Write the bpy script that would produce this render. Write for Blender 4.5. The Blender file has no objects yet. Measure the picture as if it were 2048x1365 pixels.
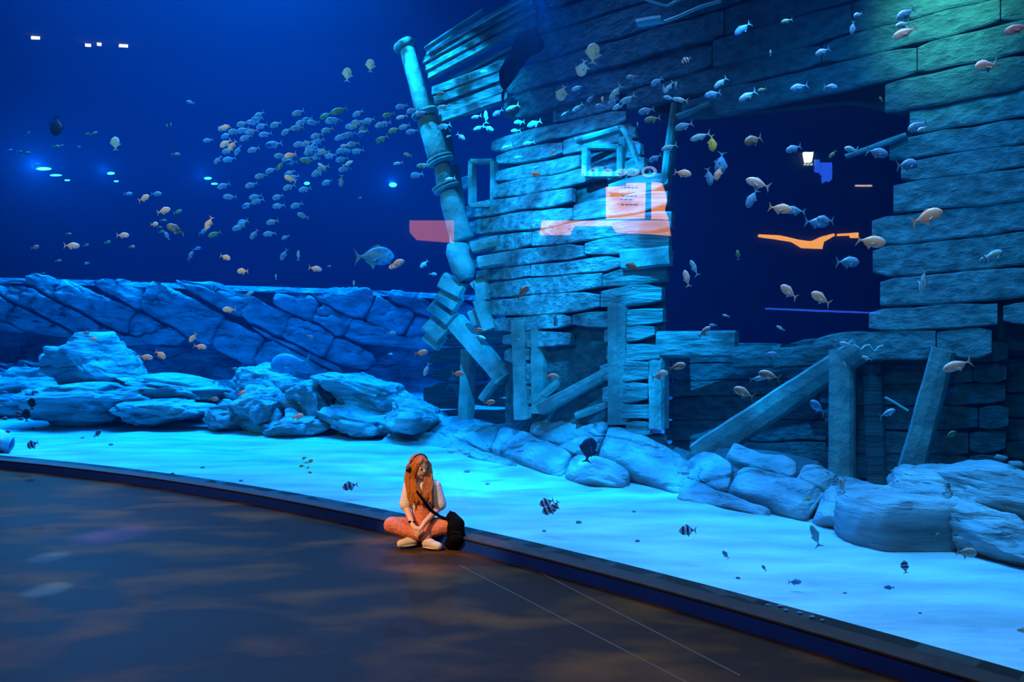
import bpy, bmesh, math, random
from mathutils import Vector, Matrix, noise
from math import sin, cos, pi, radians, atan2, hypot, sqrt

# ------------------------------------------------------------------ camera, world, lights, exposure
SC = bpy.context.scene
COL = SC.collection
F = 1400.0; H = 1.85; CX0, CY0 = 1024.0, 682.5
cam = bpy.data.cameras.new('camera'); co = bpy.data.objects.new('camera', cam); COL.objects.link(co)
co.location = (0, 0, H); co.rotation_euler = (pi/2, 0, 0)
cam.sensor_width = 36; cam.lens = 36*F/2048; cam.clip_start = .05; cam.clip_end = 200
SC.camera = co
w = bpy.data.worlds.new('world'); SC.world = w; w.use_nodes = True
w.node_tree.nodes['Background'].inputs[0].default_value = (.0, .004, .02, 1)
w.node_tree.nodes['Background'].inputs[1].default_value = 1
vs = SC.view_settings
vs.view_transform = 'Standard'; vs.look = 'None'; vs.gamma = 1; vs.use_curve_mapping = False; vs.exposure = 0.0
try:
    SC.cycles.volume_bounces = 0; SC.cycles.max_bounces = 5; SC.cycles.diffuse_bounces = 2
    SC.cycles.transparent_max_bounces = 12; SC.cycles.caustics_reflective = False; SC.cycles.caustics_refractive = False
except Exception: pass

def aim(o, tgt):
    o.rotation_euler = (Vector(tgt)-Vector(o.location)).to_track_quat('-Z', 'Y').to_euler()
def area(name, loc, tgt, size, power, col, sy=None, spread=None):
    l = bpy.data.lights.new(name, 'AREA'); l.energy = power; l.color = col; l.size = size
    if sy: l.shape = 'RECTANGLE'; l.size_y = sy
    if spread: l.spread = radians(spread)
    o = bpy.data.objects.new(name, l); COL.objects.link(o); o.location = loc; aim(o, tgt); return o
def spot(name, loc, tgt, ang, power, col, blend=.5, rad=.1):
    l = bpy.data.lights.new(name, 'SPOT'); l.energy = power; l.color = col; l.spot_size = radians(ang)
    l.spot_blend = blend; l.shadow_soft_size = rad
    o = bpy.data.objects.new(name, l); COL.objects.link(o); o.location = loc; aim(o, tgt); return o
def point(name, loc, power, col, rad=.1):
    l = bpy.data.lights.new(name, 'POINT'); l.energy = power; l.color = col; l.shadow_soft_size = rad
    o = bpy.data.objects.new(name, l); COL.objects.link(o); o.location = loc; return o
def caustic(o, scale, lo, hi, gain):
    """the ripple pattern that moving surface water throws: a gobo in the lamp itself"""
    l = o.data; l.use_nodes = True; nt = l.node_tree; N = nt.nodes; L = nt.links
    em = [n for n in N if n.type == 'EMISSION'][0]
    tc = N.new('ShaderNodeTexCoord'); mp = N.new('ShaderNodeMapping'); mp.inputs['Scale'].default_value = (1, 1, 0)
    sep = N.new('ShaderNodeSeparateXYZ'); L.new(tc.outputs['Normal'], sep.inputs[0])
    dx = N.new('ShaderNodeMath'); dx.operation = 'DIVIDE'; L.new(sep.outputs[0], dx.inputs[0]); L.new(sep.outputs[2], dx.inputs[1])
    dy = N.new('ShaderNodeMath'); dy.operation = 'DIVIDE'; L.new(sep.outputs[1], dy.inputs[0]); L.new(sep.outputs[2], dy.inputs[1])
    cb = N.new('ShaderNodeCombineXYZ'); L.new(dx.outputs[0], cb.inputs[0]); L.new(dy.outputs[0], cb.inputs[1])
    nz = N.new('ShaderNodeTexNoise'); nz.inputs['Scale'].default_value = scale*.8; nz.inputs['Detail'].default_value = 2
    L.new(cb.outputs[0], nz.inputs['Vector'])
    ad = N.new('ShaderNodeMix'); ad.data_type = 'VECTOR'; ad.inputs[0].default_value = .16
    L.new(cb.outputs[0], ad.inputs[4]); L.new(nz.outputs['Color'], ad.inputs[5])
    vo = N.new('ShaderNodeTexVoronoi'); vo.feature = 'SMOOTH_F1'; vo.inputs['Scale'].default_value = scale
    L.new(ad.outputs[1], vo.inputs['Vector'])
    mr = N.new('ShaderNodeMapRange'); mr.inputs[1].default_value = lo; mr.inputs[2].default_value = hi
    mr.inputs[3].default_value = .16; mr.inputs[4].default_value = gain; mr.interpolation_type = 'SMOOTHSTEP'
    L.new(vo.outputs['Distance'], mr.inputs[0]); L.new(mr.outputs[0], em.inputs['Strength'])

GC = (-16.864, -14.482); GR = 26.524          # plan centre and radius of the curved glass
KZ = .125
def glass_d(px, R=GR):
    t = (px-CX0)/F; a = 1+t*t; b = -2*(t*GC[0]+GC[1]); c = GC[0]**2+GC[1]**2-R*R
    return (-b+sqrt(b*b-4*a*c))/2/a
def U(px, py, d): return Vector(((px-CX0)/F*d, d, H-(py-CY0)/F*d))
def pol(r, deg): return (GC[0]+r*cos(radians(deg)), GC[1]+r*sin(radians(deg)))

# tank lamps above the water, over the strip of sand behind the glass
area('tank_light_a', (-10.5, 16, 12), (-9.8, 15.5, 0), 3, 1900, (.02, .37, 1), sy=6)
area('tank_light_a', (-7.2, 12.2, 9.6), (-7.0, 11.6, 0), 2.5, 380, (.9, .34, 1), sy=3, spread=110)
area('tank_light_b', (-3.6, 11.5, 9.6), (-3.2, 10.6, 0), 2.5, 380, (.16, .29, 1), sy=3, spread=110)
area('tank_light_c', (.4, 8.6, 8.5), (.2, 7.2, 0), 1.8, 220, (.6, .37, 1), sy=2, spread=70)
area('tank_light_d', (3.0, 5.6, 6.8), (2.8, 5.0, 0), 1.6, 190, (.85, .45, .84), sy=3, spread=80)
area('tank_light_e', (-5.5, 15.5, 12), (-6.5, 20.5, 2.4), 4, 7000, (0, .50, 1), sy=6)
sp = spot('hull_lamp', (.15, 6.9, 5.6), (.85, 10.0, 2.1), 78, 2300, (.0, .46, 1), .5, .02); caustic(sp, 8, .15, .7, 2.2)
sp = spot('deck_lamp', (-2.4, 9.6, 7.4), (-.75, 11.2, 5.4), 50, 1000, (.02, .5, 1), .7, .02); caustic(sp, 12, .15, .6, 2.6)
spot('side_fill', (2.0, 5.2, 6.2), (4.5, 8.0, 2.2), 84, 800, (.0, .38, 1), .8, .3)  # fill light added to lift the right hull
spot('corner_lamp', (3.2, 5.6, 6.6), (4.6, 7.4, 5.3), 34, 1700, (.9, 1, .6), 1, .3)
# hall: warm ceiling spots and a little spill
spot('hall_spot_seated', (-4.4, 2.2, 5.6), (-.80, 6.2, .35), 13, 2600, (1, .55, .25), .6, .05)
spot('hall_spot_floor', (-6.5, 1.0, 6.5), (-3.4, 4.2, 0), 70, 700, (1, .50, .24), 1, .2)
spot('hall_wash', (-6.0, 1.5, 7.0), (-4.0, 10.0, 3.2), 66, 2000, (1, .66, .50), .8, .05)
spot('hall_wash', (-1.5, -1.5, 7.2), (1.8, 6.0, 2.4), 56, 800, (1, .80, .85), .8, .05)
spot('blue_glint_a', (-4.5, 3.4, 6.8), tuple(U(95, 1180, F*H/(1180-CY0))), 3.0, 16000, (.1, .35, 1), 1, .02)  # added spots; their pools stand in for blue reflections on the floor
spot('blue_glint_b', (-4.2, 4.2, 6.8), tuple(U(225, 1070, F*H/(1070-CY0))), 6, 16000, (.08, .08, 1), 1, .02)
spot('blue_glint_c', (-4.4, 3.8, 6.8), tuple(U(98, 1115, F*H/(1115-CY0))), 3.0, 16000, (.05, .2, 1), 1, .02)

# ------------------------------------------------------------------ materials
MATS = {}
def mat(name, col, rough=.8, metal=0, emit=None, es=0, var=.0, vscale=3, bump=0, bscale=10, stretch=None, rot=0, col2=None, spec=.3, detail=6, crack=0):
    if name in MATS: return MATS[name]
    m = bpy.data.materials.new(name); MATS[name] = m; m.use_nodes = True
    nt = m.node_tree; N = nt.nodes; L = nt.links; b = N['Principled BSDF']
    b.inputs['Base Color'].default_value = (*col, 1); b.inputs['Roughness'].default_value = rough
    b.inputs['Metallic'].default_value = metal; b.inputs['Specular IOR Level'].default_value = spec
    if emit:
        b.inputs['Emission Color'].default_value = (*emit, 1); b.inputs['Emission Strength'].default_value = es
    if var or bump:
        tc = N.new('ShaderNodeTexCoord'); mp = N.new('ShaderNodeMapping'); L.new(tc.outputs['Object'], mp.inputs[0])
        mp.inputs['Rotation'].default_value = (0, 0, rot)
        if stretch: mp.inputs['Scale'].default_value = stretch
    if var:
        n = N.new('ShaderNodeTexNoise'); n.inputs['Scale'].default_value = vscale; n.inputs['Detail'].default_value = detail
        L.new(mp.outputs[0], n.inputs['Vector'])
        r = N.new('ShaderNodeValToRGB'); r.color_ramp.elements[0].position = .5-.22; r.color_ramp.elements[1].position = .5+.22
        c2 = col2 or tuple(max(0, c*(1-var)) for c in col)
        r.color_ramp.elements[0].color = (*c2, 1); r.color_ramp.elements[1].color = (*col, 1)
        L.new(n.outputs['Fac'], r.inputs[0]); L.new(r.outputs[0], b.inputs['Base Color'])
    if bump:
        n2 = N.new('ShaderNodeTexNoise'); n2.inputs['Scale'].default_value = bscale; n2.inputs['Detail'].default_value = 8
        n2.inputs['Roughness'].default_value = .6
        L.new(mp.outputs[0], n2.inputs['Vector'])
        bp = N.new('ShaderNodeBump'); bp.inputs['Strength'].default_value = min(1, bump); bp.inputs['Distance'].default_value = .16*bump
        if crack:
            wn = N.new('ShaderNodeTexNoise'); wn.inputs['Scale'].default_value = 1.2; wn.inputs['Detail'].default_value = 3; L.new(tc.outputs['Object'], wn.inputs['Vector'])
            wm = N.new('ShaderNodeMix'); wm.data_type = 'VECTOR'; wm.inputs[0].default_value = .35; L.new(tc.outputs['Object'], wm.inputs[4]); L.new(wn.outputs['Color'], wm.inputs[5])
            wp = N.new('ShaderNodeMapping'); wp.inputs['Rotation'].default_value = (0, radians(20), 0); wp.inputs['Scale'].default_value = (.7, .7, 2.0); L.new(wm.outputs[1], wp.inputs[0])
            vo = N.new('ShaderNodeTexVoronoi'); vo.feature = 'DISTANCE_TO_EDGE'; vo.inputs['Scale'].default_value = crack; L.new(wp.outputs[0], vo.inputs['Vector'])
            mr = N.new('ShaderNodeMapRange'); mr.inputs[1].default_value = 0; mr.inputs[2].default_value = .09; L.new(vo.outputs['Distance'], mr.inputs[0])
            sm = N.new('ShaderNodeMath'); sm.operation = 'MULTIPLY_ADD'; sm.inputs[1].default_value = .45; L.new(mr.outputs[0], sm.inputs[0]); L.new(n2.outputs['Fac'], sm.inputs[2])
            L.new(sm.outputs[0], bp.inputs['Height'])
        else: L.new(n2.outputs['Fac'], bp.inputs['Height'])
        L.new(bp.outputs[0], b.inputs['Normal'])
    return m

M_sand = mat('sand', (.80, .78, .74), .95, var=.5, vscale=1.3, bump=.5, bscale=6, stretch=(.6, 2.2, 1), rot=radians(-12))  # ripple light and shade are put into the colour variation
M_rock = mat('rock', (.66, .70, .70), .95, var=.72, vscale=1.5, bump=1, bscale=3.0, stretch=(1, 1, 2.6), crack=1.5)
M_rock2 = mat('rock_strata', (.66, .70, .70), .95, var=.72, vscale=1.1, bump=1, bscale=1.8, stretch=(1, 1, 5.5), crack=1.3)
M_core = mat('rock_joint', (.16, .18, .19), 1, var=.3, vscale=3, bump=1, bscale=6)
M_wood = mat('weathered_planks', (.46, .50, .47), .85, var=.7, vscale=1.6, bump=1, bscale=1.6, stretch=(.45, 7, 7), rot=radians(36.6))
M_wood_b = mat('weathered_planks_shaded', (.19, .22, .22), .85, var=.6, vscale=1.6, bump=1, bscale=1.6, stretch=(.45, 7, 7), rot=radians(36.6))  # same planks where unlit: shade put into a darker base colour
M_beam = mat('timber', (.36, .40, .37), .85, var=.5, vscale=4, bump=.6, bscale=5, stretch=(1, 1, 1))
M_hull_shade = mat('hull_shade', (.07, .09, .09), .95, var=.4, vscale=2, bump=.6, bscale=5, stretch=(.5, 1, 5))  # near-black wood: shade of gaps and hull interior put into the colour
M_black = mat('black_fabric', (.003, .003, .004), 1, spec=.05, bump=.3, bscale=40)
M_blackp = mat('black_plastic', (.01, .01, .011), .25, spec=.5)
M_chrome = mat('bright_metal', (.8, .8, .8), .2, 1)
M_wallh = mat('hall_paint', (.02, .02, .024), .7, var=.2, vscale=1)
M_ceil = mat('hall_ceiling_paint', (.012, .012, .015), .9, var=.2, vscale=1)
M_back = mat('tank_liner', (.008, .02, .03), .95, var=.35, vscale=.25)
M_kerb = mat('kerb_navy', (.003, .04, .34), .5, var=.2, vscale=6)
M_ledge = mat('kerb_brown', (.055, .038, .026), .5, var=.4, vscale=9, bump=.15, bscale=60)

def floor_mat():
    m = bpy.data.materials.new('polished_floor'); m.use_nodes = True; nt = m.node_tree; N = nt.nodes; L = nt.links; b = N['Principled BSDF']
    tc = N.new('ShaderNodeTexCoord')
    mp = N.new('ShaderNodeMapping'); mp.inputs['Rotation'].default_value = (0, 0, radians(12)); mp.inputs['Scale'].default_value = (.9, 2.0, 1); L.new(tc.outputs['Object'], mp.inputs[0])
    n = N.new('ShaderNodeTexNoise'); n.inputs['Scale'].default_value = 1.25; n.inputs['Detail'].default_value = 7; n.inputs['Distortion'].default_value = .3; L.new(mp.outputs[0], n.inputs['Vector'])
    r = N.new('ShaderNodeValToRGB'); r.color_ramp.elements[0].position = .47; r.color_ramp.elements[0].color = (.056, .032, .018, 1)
    r.color_ramp.elements[1].position = .70; r.color_ramp.elements[1].color = (.23, .09, .018, 1); L.new(n.outputs['Fac'], r.inputs[0])  # orange-brown blotches: warm café reflections put into the base colour
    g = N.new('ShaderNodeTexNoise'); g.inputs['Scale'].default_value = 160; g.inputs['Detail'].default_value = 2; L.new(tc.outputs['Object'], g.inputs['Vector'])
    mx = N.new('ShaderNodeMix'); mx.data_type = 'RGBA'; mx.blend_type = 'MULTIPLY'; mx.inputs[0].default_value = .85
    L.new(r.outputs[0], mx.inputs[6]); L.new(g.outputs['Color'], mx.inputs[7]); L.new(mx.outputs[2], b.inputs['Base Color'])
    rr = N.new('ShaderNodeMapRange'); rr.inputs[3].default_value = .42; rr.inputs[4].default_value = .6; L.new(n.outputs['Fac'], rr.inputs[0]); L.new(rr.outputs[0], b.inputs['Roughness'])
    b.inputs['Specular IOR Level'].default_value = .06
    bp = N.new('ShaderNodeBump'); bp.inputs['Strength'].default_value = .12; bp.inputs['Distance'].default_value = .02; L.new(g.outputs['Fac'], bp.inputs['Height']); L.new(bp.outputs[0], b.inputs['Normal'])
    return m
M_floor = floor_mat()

def glass_mat():
    m = bpy.data.materials.new('acrylic_front'); m.use_nodes = True; nt = m.node_tree; N = nt.nodes; L = nt.links
    for x in list(N):
        if x.type != 'OUTPUT_MATERIAL': N.remove(x)
    out = N['Material Output']; t = N.new('ShaderNodeBsdfTransparent'); g = N.new('ShaderNodeBsdfGlossy'); g.inputs['Roughness'].default_value = .0
    f = N.new('ShaderNodeFresnel'); f.inputs['IOR'].default_value = 1.6; mx = N.new('ShaderNodeMixShader')
    L.new(f.outputs[0], mx.inputs[0]); L.new(t.outputs[0], mx.inputs[1]); L.new(g.outputs[0], mx.inputs[2]); L.new(mx.outputs[0], out.inputs[0])
    c = bpy.data.materials.new('acrylic_clear'); c.use_nodes = True; nt = c.node_tree; N = nt.nodes; L = nt.links
    for x in list(N):
        if x.type != 'OUTPUT_MATERIAL': N.remove(x)
    t = N.new('ShaderNodeBsdfTransparent'); L.new(t.outputs[0], N['Material Output'].inputs[0])
    return m, c
M_glass, M_clear = glass_mat()

def water_mat():
    m = bpy.data.materials.new('sea_water'); m.use_nodes = True; nt = m.node_tree; N = nt.nodes; L = nt.links
    for x in list(N):
        if x.type != 'OUTPUT_MATERIAL': N.remove(x)
    a = N.new('ShaderNodeVolumeAbsorption'); a.inputs['Color'].default_value = (.0, .87, .97, 1); a.inputs['Density'].default_value = .36
    s = N.new('ShaderNodeVolumeScatter'); s.inputs['Color'].default_value = (.02, .36, 1, 1); s.inputs['Density'].default_value = .0043; s.inputs['Anisotropy'].default_value = .2
    ad = N.new('ShaderNodeAddShader'); L.new(a.outputs[0], ad.inputs[0]); L.new(s.outputs[0], ad.inputs[1]); L.new(ad.outputs[0], N['Material Output'].inputs['Volume'])
    return m

# ------------------------------------------------------------------ helpers
BASE = {}
def tag(o, label=None, cat=None, group=None, kind=None):
    if label: o['label'] = label
    if cat: o['category'] = cat
    if group: o['group'] = group
    if kind: o['kind'] = kind
    return o
def empty(name, loc):
    o = bpy.data.objects.new(name, None); COL.objects.link(o); o.location = loc; o.empty_display_size = .1; BASE[o.name] = Vector(loc); return o
def mk(name, vs_, fs, m, parent=None, smooth=False, base=None):
    """mesh object from world coordinates; origin at its parent's origin, or at base"""
    b = BASE.get(parent.name, Vector((0, 0, 0))) if parent else Vector(base or (0, 0, 0))
    me = bpy.data.meshes.new(name); me.from_pydata([tuple(Vector(v)-b) for v in vs_], [], fs)
    for mm in (m if isinstance(m, (list, tuple)) else [m]): me.materials.append(mm)
    bm = bmesh.new(); bm.from_mesh(me); bmesh.ops.recalc_face_normals(bm, faces=bm.faces); bm.to_mesh(me); bm.free()
    if smooth:
        for p in me.polygons: p.use_smooth = True
    o = bpy.data.objects.new(name, me); COL.objects.link(o)
    if parent: o.parent = parent; BASE[o.name] = b
    else: o.location = b; BASE[o.name] = b
    return o
def prism(poly0, poly1):
    n = len(poly0); v = list(poly0)+list(poly1)
    f = [tuple(range(n))[::-1], tuple(range(n, 2*n))]+[(i, (i+1) % n, n+(i+1) % n, n+i) for i in range(n)]
    return v, f
def fbm(p, s=1.0, o=3):
    return noise.fractal(Vector(p)*s, .9, 2.0, o)
RNG = random.Random(7)

# ------------------------------------------------------------------ setting: hall
def strip_ring(name, r0, r1, z0, z1, a0, a1, n, m, kind='structure'):
    v = []; f = []
    for i in range(n+1):
        a = a0+(a1-a0)*i/n
        for r, z in ((r0, z0), (r1, z0), (r1, z1), (r0, z1)):
            x, y = pol(r, a); v.append((x, y, z))
    for i in range(n):
        for j in range(4):
            f.append((i*4+j, i*4+(j+1) % 4, (i+1)*4+(j+1) % 4, (i+1)*4+j))
    f += [(0, 1, 2, 3), (n*4, n*4+3, n*4+2, n*4+1)]
    o = mk(name, v, f, m); tag(o, kind=kind); return o
A0, A1 = 14, 84.2
def arc_slab(name, z0, z1, m):
    v = []; f = []; n = 80
    for i in range(n+1):
        x = -13.2+22.8*i/n; y = GC[1]+sqrt((GR+.28)**2-(x-GC[0])**2)
        v += [(x, -8.2, z0), (x, y, z0), (x, y, z1), (x, -8.2, z1)]
    for i in range(n):
        for j in range(4): f.append((i*4+j, i*4+(j+1) % 4, (i+1)*4+(j+1) % 4, (i+1)*4+j))
    f += [(0, 1, 2, 3), (n*4, n*4+3, n*4+2, n*4+1)]
    o = mk(name, v, f, m); tag(o, kind='structure')
hv = [pol(GR+.4, A0+(A1+1-A0)*i/48) for i in range(49)]
poly = [(-13, -8)]+[(hv[0][0], -8)]+hv+[(-13, hv[-1][1])]
def slab(name, poly, z0, z1, m):
    v, f = prism([(x, y, z0) for x, y in poly], [(x, y, z1) for x, y in poly]); o = mk(name, v, f, m); tag(o, kind='structure'); return o
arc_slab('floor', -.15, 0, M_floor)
arc_slab('ceiling', 7.6, 7.75, M_ceil)
slab('wall_left', [(-13.2, -8.2), (-13, -8.2), (-13, 12.1), (-13.2, 12.1)], 0, 7.6, M_wallh)
slab('wall_back', [(-13, -8.2), (9.6, -8.2), (9.6, -8), (-13, -8)], 0, 7.6, M_wallh)
# kerb below the glass: navy riser, brown ledge on top
strip_ring('trim_1', GR-.15, GR+.3, 0, KZ-.012, A0, A1, 90, M_kerb)
strip_ring('trim_2', GR-.165, GR+.124, KZ-.012, KZ, A0, A1, 90, M_ledge)
def joint(name, p, q, wd):
    a = U(*p, F*H/(p[1]-CY0)); b = U(*q, F*H/(q[1]-CY0)); a.z = b.z = 0; n = (b-a).normalized(); s = Vector((-n.y, n.x, 0))*wd/2; up = Vector((0, 0, .0015))
    v, f = prism([a-s, a+s, b+s, b-s], [a-s+up, a+s+up, b+s+up, b-s+up]); o = mk(name, v, f, mat('floor_joint', (.12, .075, .045), .4)); tag(o, kind='structure')
joint('trim_3', (1080, 1146), (1480, 1352), .012)
joint('trim_4', (920, 1132), (1440, 1400), .010)
# glass
def build_glass():
    v = []; f = []; mi = []; n = 110; zt = 7.6; a1 = A1-.2
    for i in range(n+1):
        a = A0+(a1-A0)*i/n
        for r, z in ((GR, KZ), (GR+.12, KZ), (GR+.12, zt), (GR, zt)):
            x, y = pol(r, a); v.append((x, y, z))
    for i in range(n):
        for j in range(4):
            f.append((i*4+j, i*4+(j+1) % 4, (i+1)*4+(j+1) % 4, (i+1)*4+j)); mi.append(0 if j == 3 else 1)
    o = mk('window_1', v, f, [M_glass, M_clear], smooth=False)
    for p, k in zip(o.data.polygons, mi): p.material_index = k; p.use_smooth = True
    o.data.set_sharp_from_angle(angle=radians(30)); tag(o, kind='structure')
build_glass()
# tank shell
TR = GR+18
strip_ring('wall_tank_back', TR, TR+.3, -.2, 14, 8, 108, 60, M_back)
def radial_wall(name, a, r0, r1):
    p = [pol(r0, a), pol(r1, a)]; q = [pol(r0, a+.4), pol(r1, a+.4)]
    slab(name, [p[0], p[1], q[1], q[0]], -.2, 14, M_back)
radial_wall('wall_tank_left', 107.6, GR+.2, TR); radial_wall('wall_tank_right', 8, GR+.2, TR)
strip_ring('wall_above_glass', GR+.0, GR+.3, 7.6, 14, A0-6, 108, 60, M_ceil)
strip_ring('wall_beside_glass', GR+.0, GR+.3, -.2, 7.6, A1-.2, 108, 20, M_ceil)
def water():
    v = []; f = []; n = 60; r0, r1 = GR+.121, TR-.01
    for i in range(n+1):
        a = 8.5+(107.5-8.5)*i/n
        for r, z in ((r0, -.15), (r1, -.15), (r1, 13.9), (r0, 13.9)):
            x, y = pol(r, a); v.append((x, y, z))
    for i in range(n):
        for j in range(4): f.append((i*4+j, i*4+(j+1) % 4, (i+1)*4+(j+1) % 4, (i+1)*4+j))
    f += [(0, 1, 2, 3), (n*4, n*4+3, n*4+2, n*4+1)]
    o = mk('tank_water', v, f, water_mat()); tag(o, 'clear blue sea water filling the tank behind the curved glass', 'water', kind='structure')
water()
# sand bed
def sand_z(x, y):
    r = hypot(x-GC[0], y-GC[1])-GR
    k = min(1, max(0, (r-.15)/.8))
    return .126+k*(.045*fbm((x*.55, y*.55, 0))+.012*noise.noise(Vector((x*3, y*5, 1))))+.012*k*noise.noise(Vector((x*1.3, y*3.2, 4)))-.01*k
def sand():
    v = []; f = []; na, nr = 260, 90
    for i in range(na+1):
        a = 14.5+(106.5-14.5)*i/na
        for j in range(nr+1):
            r = GR+.125+(17.8)*(j/nr)**1.8; x, y = pol(r, a); v.append((x, y, sand_z(x, y)))
    for i in range(na):
        for j in range(nr): f.append((i*(nr+1)+j, (i+1)*(nr+1)+j, (i+1)*(nr+1)+j+1, i*(nr+1)+j+1))
    o = mk('sand_bed', v, f, M_sand, smooth=True); tag(o, 'bright rippled sand on the tank floor', 'sand', kind='stuff')
sand()

# ------------------------------------------------------------------ rocks
def interp(pts, x):
    if x <= pts[0][0]: return pts[0][1]
    for (a, b), (c, d) in zip(pts, pts[1:]):
        if x <= c: return b+(d-b)*(x-a)/(c-a)
    return pts[-1][1]
def dsand(py): return F*(H-.1)/(py-CY0)
def chaikin(P, n=1):
    for _ in range(n):
        Q = []
        for i in range(len(P)):
            a, b = P[i], P[(i+1) % len(P)]
            Q.append((a[0]*.78+b[0]*.22, a[1]*.78+b[1]*.22)); Q.append((a[0]*.22+b[0]*.78, a[1]*.22+b[1]*.78))
        P = Q
    return P
def block(name, poly, dfn, N, proud, parent, m, rough=.5, back=.35, keep=1.0):
    cx = sum(p[0] for p in poly)/len(poly); cy = sum(p[1] for p in poly)/len(poly)
    P = []
    for i in range(len(poly)):
        a, b = poly[i], poly[(i+1) % len(poly)]
        P.append(a); P.append(((a[0]+b[0])/2+RNG.uniform(-3, 3), (a[1]+b[1])/2+RNG.uniform(-3, 3)))
    P = chaikin(P, 2); n = len(P); v = []
    tilt = RNG.uniform(-.5, .5); tilt2 = RNG.uniform(-.5, .5); sz = max(abs(p[0]-cx) for p in P)
    for k, hgt in ((1.0, -back), (1.0, .0), (.95, proud*.8), (.84, proud), (.66, proud*1.04), (.46, proud*1.06), (.24, proud*1.08)):
        for x, y in P:
            qx, qy = cx+(x-cx)*k*keep, cy+(y-cy)*k*keep; w_ = U(qx, qy, dfn(qx, qy))
            hh = hgt+(proud*tilt*(qx-cx)/sz+proud*tilt2*(qy-cy)/sz if hgt > 0 else 0)
            nn = (fbm(w_, 1.7)*rough*proud+(abs(noise.noise(w_*5.5))-.25)*.5*proud*rough+noise.noise(w_*11)*.18*proud) if hgt > 0 else 0
            v.append(w_+N*(hh+nn))
    f = []
    for r in range(6):
        for i in range(n): f.append((r*n+i, r*n+(i+1) % n, (r+1)*n+(i+1) % n, (r+1)*n+i))
    v.append(U(cx, cy, dfn(cx, cy))+N*(proud*1.05+fbm((cx, cy, 0), .01)*proud)); c = len(v)-1
    for i in range(n): f.append((6*n+i, 6*n+(i+1) % n, c))
    return mk(name, v, f, m, parent, smooth=True)
def cells(name, parent, top, bot, x0, x1, ang, L, Wd, dfn, N, proud, m, gap=4, jit=.22, mini=14, rough=.5):
    """courses of separate stones laid along direction ang (pixels, down-right), between two outlines"""
    ca, sa = cos(ang), sin(ang); n = 0
    us = []; ymid = (interp(top, (x0+x1)/2)+interp(bot, (x0+x1)/2))/2
    ox, oy = (x0+x1)/2, ymid
    R = int(max(x1-x0, 300)/Wd)+3
    def jn(i, j, k): return noise.noise(Vector((i*3.7+k*17.3, j*2.9, k*5.1+x0)))*2
    for r in range(-R, R):
        off = (jn(r, 0, 3)*.5)*L; wj0 = jn(r, 1, 1)*Wd*jit; wj1 = jn(r+1, 1, 1)*Wd*jit
        for s in range(-R*2, R*2):
            u0 = s*L+off+jn(s, r, 2)*L*jit; u1 = (s+1)*L+off+jn(s+1, r, 2)*L*jit
            sk = Wd*.25*jn(s, r, 6)
            q = [(u0+gap/2, r*Wd+wj0+gap/2+sk*.3), ((u0+u1)/2, r*Wd+wj0+gap/2+jn(s, r, 7)*Wd*.1), (u1-gap/2+sk, r*Wd+wj0+gap/2-sk*.3), (u1-gap/2-sk*.4, (r+1)*Wd+wj1-gap/2), (u0+gap/2-sk*.4, (r+1)*Wd+wj1-gap/2)]
            P = [(ox+a*ca-b*sa, oy+a*sa+b*ca) for a, b in q]
            cx = sum(p[0] for p in P)/5; cy = sum(p[1] for p in P)/5
            if not (x0 <= cx <= x1): continue
            yt, yb = interp(top, cx), interp(bot, cx)
            if cy < yt-Wd*.3 or cy > yb+Wd*.3: continue
            P = [(x, min(max(y, interp(top, x)), interp(bot, x)+8)) for x, y in P]
            ar = abs(sum(P[i][0]*P[(i+1) % 5][1]-P[(i+1) % 5][0]*P[i][1] for i in range(5)))/2
            if ar < Wd*L*.16: continue
            block(name, P, dfn, N, proud*RNG.uniform(.7, 1.3), parent, m, rough); n += 1
    return n
def sheet(name, parent, top, bot, x0, x1, dfn, off, m, nx=24, ny=6, rough=.08, thick=.3):
    v = []; f = []
    for i in range(nx+1):
        x = x0+(x1-x0)*i/nx
        for j in range(ny+1):
            y = interp(top, x)+(interp(bot, x)-interp(top, x))*j/ny; p = U(x, y, dfn(x, y))+off; v.append(p+Vector((0, 1, 0))*fbm(p, .8)*rough)
    n = len(v); v += [Vector(p)+Vector((0, thick, -.02)) for p in v]
    k = ny+1
    for i in range(nx):
        for j in range(ny):
            a = i*k+j; f.append((a, a+1, a+k+1, a+k)); f.append((n+a, n+a+k, n+a+k+1, n+a+1))
    for i in range(nx):
        f.append((i*k, (i+1)*k, n+(i+1)*k, n+i*k)); f.append((i*k+ny, n+i*k+ny, n+(i+1)*k+ny, (i+1)*k+ny))
    for j in range(ny):
        f.append((j, n+j, n+j+1, j+1)); a = nx*k+j; f.append((a, a+1, n+a+1, n+a))
    return mk(name, v, f, m, parent, smooth=False)

# 1. tilted stone ledge at the back left
led_top = [(-200, 545), (0, 557), (200, 562), (450, 572), (700, 580), (960, 592)]
led_bot = [(-200, 640), (0, 645), (120, 660), (230, 700), (300, 668), (400, 690), (520, 730), (600, 765), (680, 770), (760, 700), (860, 690), (960, 680)]
def d_led(px, py): return 18.5+px/880*3.2+max(0, (py-600))*.012
lb = empty('stone_ledge', (-8, 20.5, .1)); tag(lb, 'long ledge of slanting cracked stone blocks behind the boulders, flat along its top', 'rock ledge')
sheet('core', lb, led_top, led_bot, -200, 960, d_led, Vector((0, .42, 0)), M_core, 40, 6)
cells('stone', lb, led_top, led_bot, -200, 960, radians(27), 118, 46, d_led, Vector((.05, -.93, .35)), .22, M_rock, gap=5, rough=1.1, jit=.5)
def lip(px, py): return d_led(px, 560)-.15
sheet('coping', lb, [(x, y-1) for x, y in led_top], [(x, y+9) for x, y in led_top], -200, 960, lip, Vector((0, 0, 0)), M_rock, 60, 1, .05, 2.5)
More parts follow.
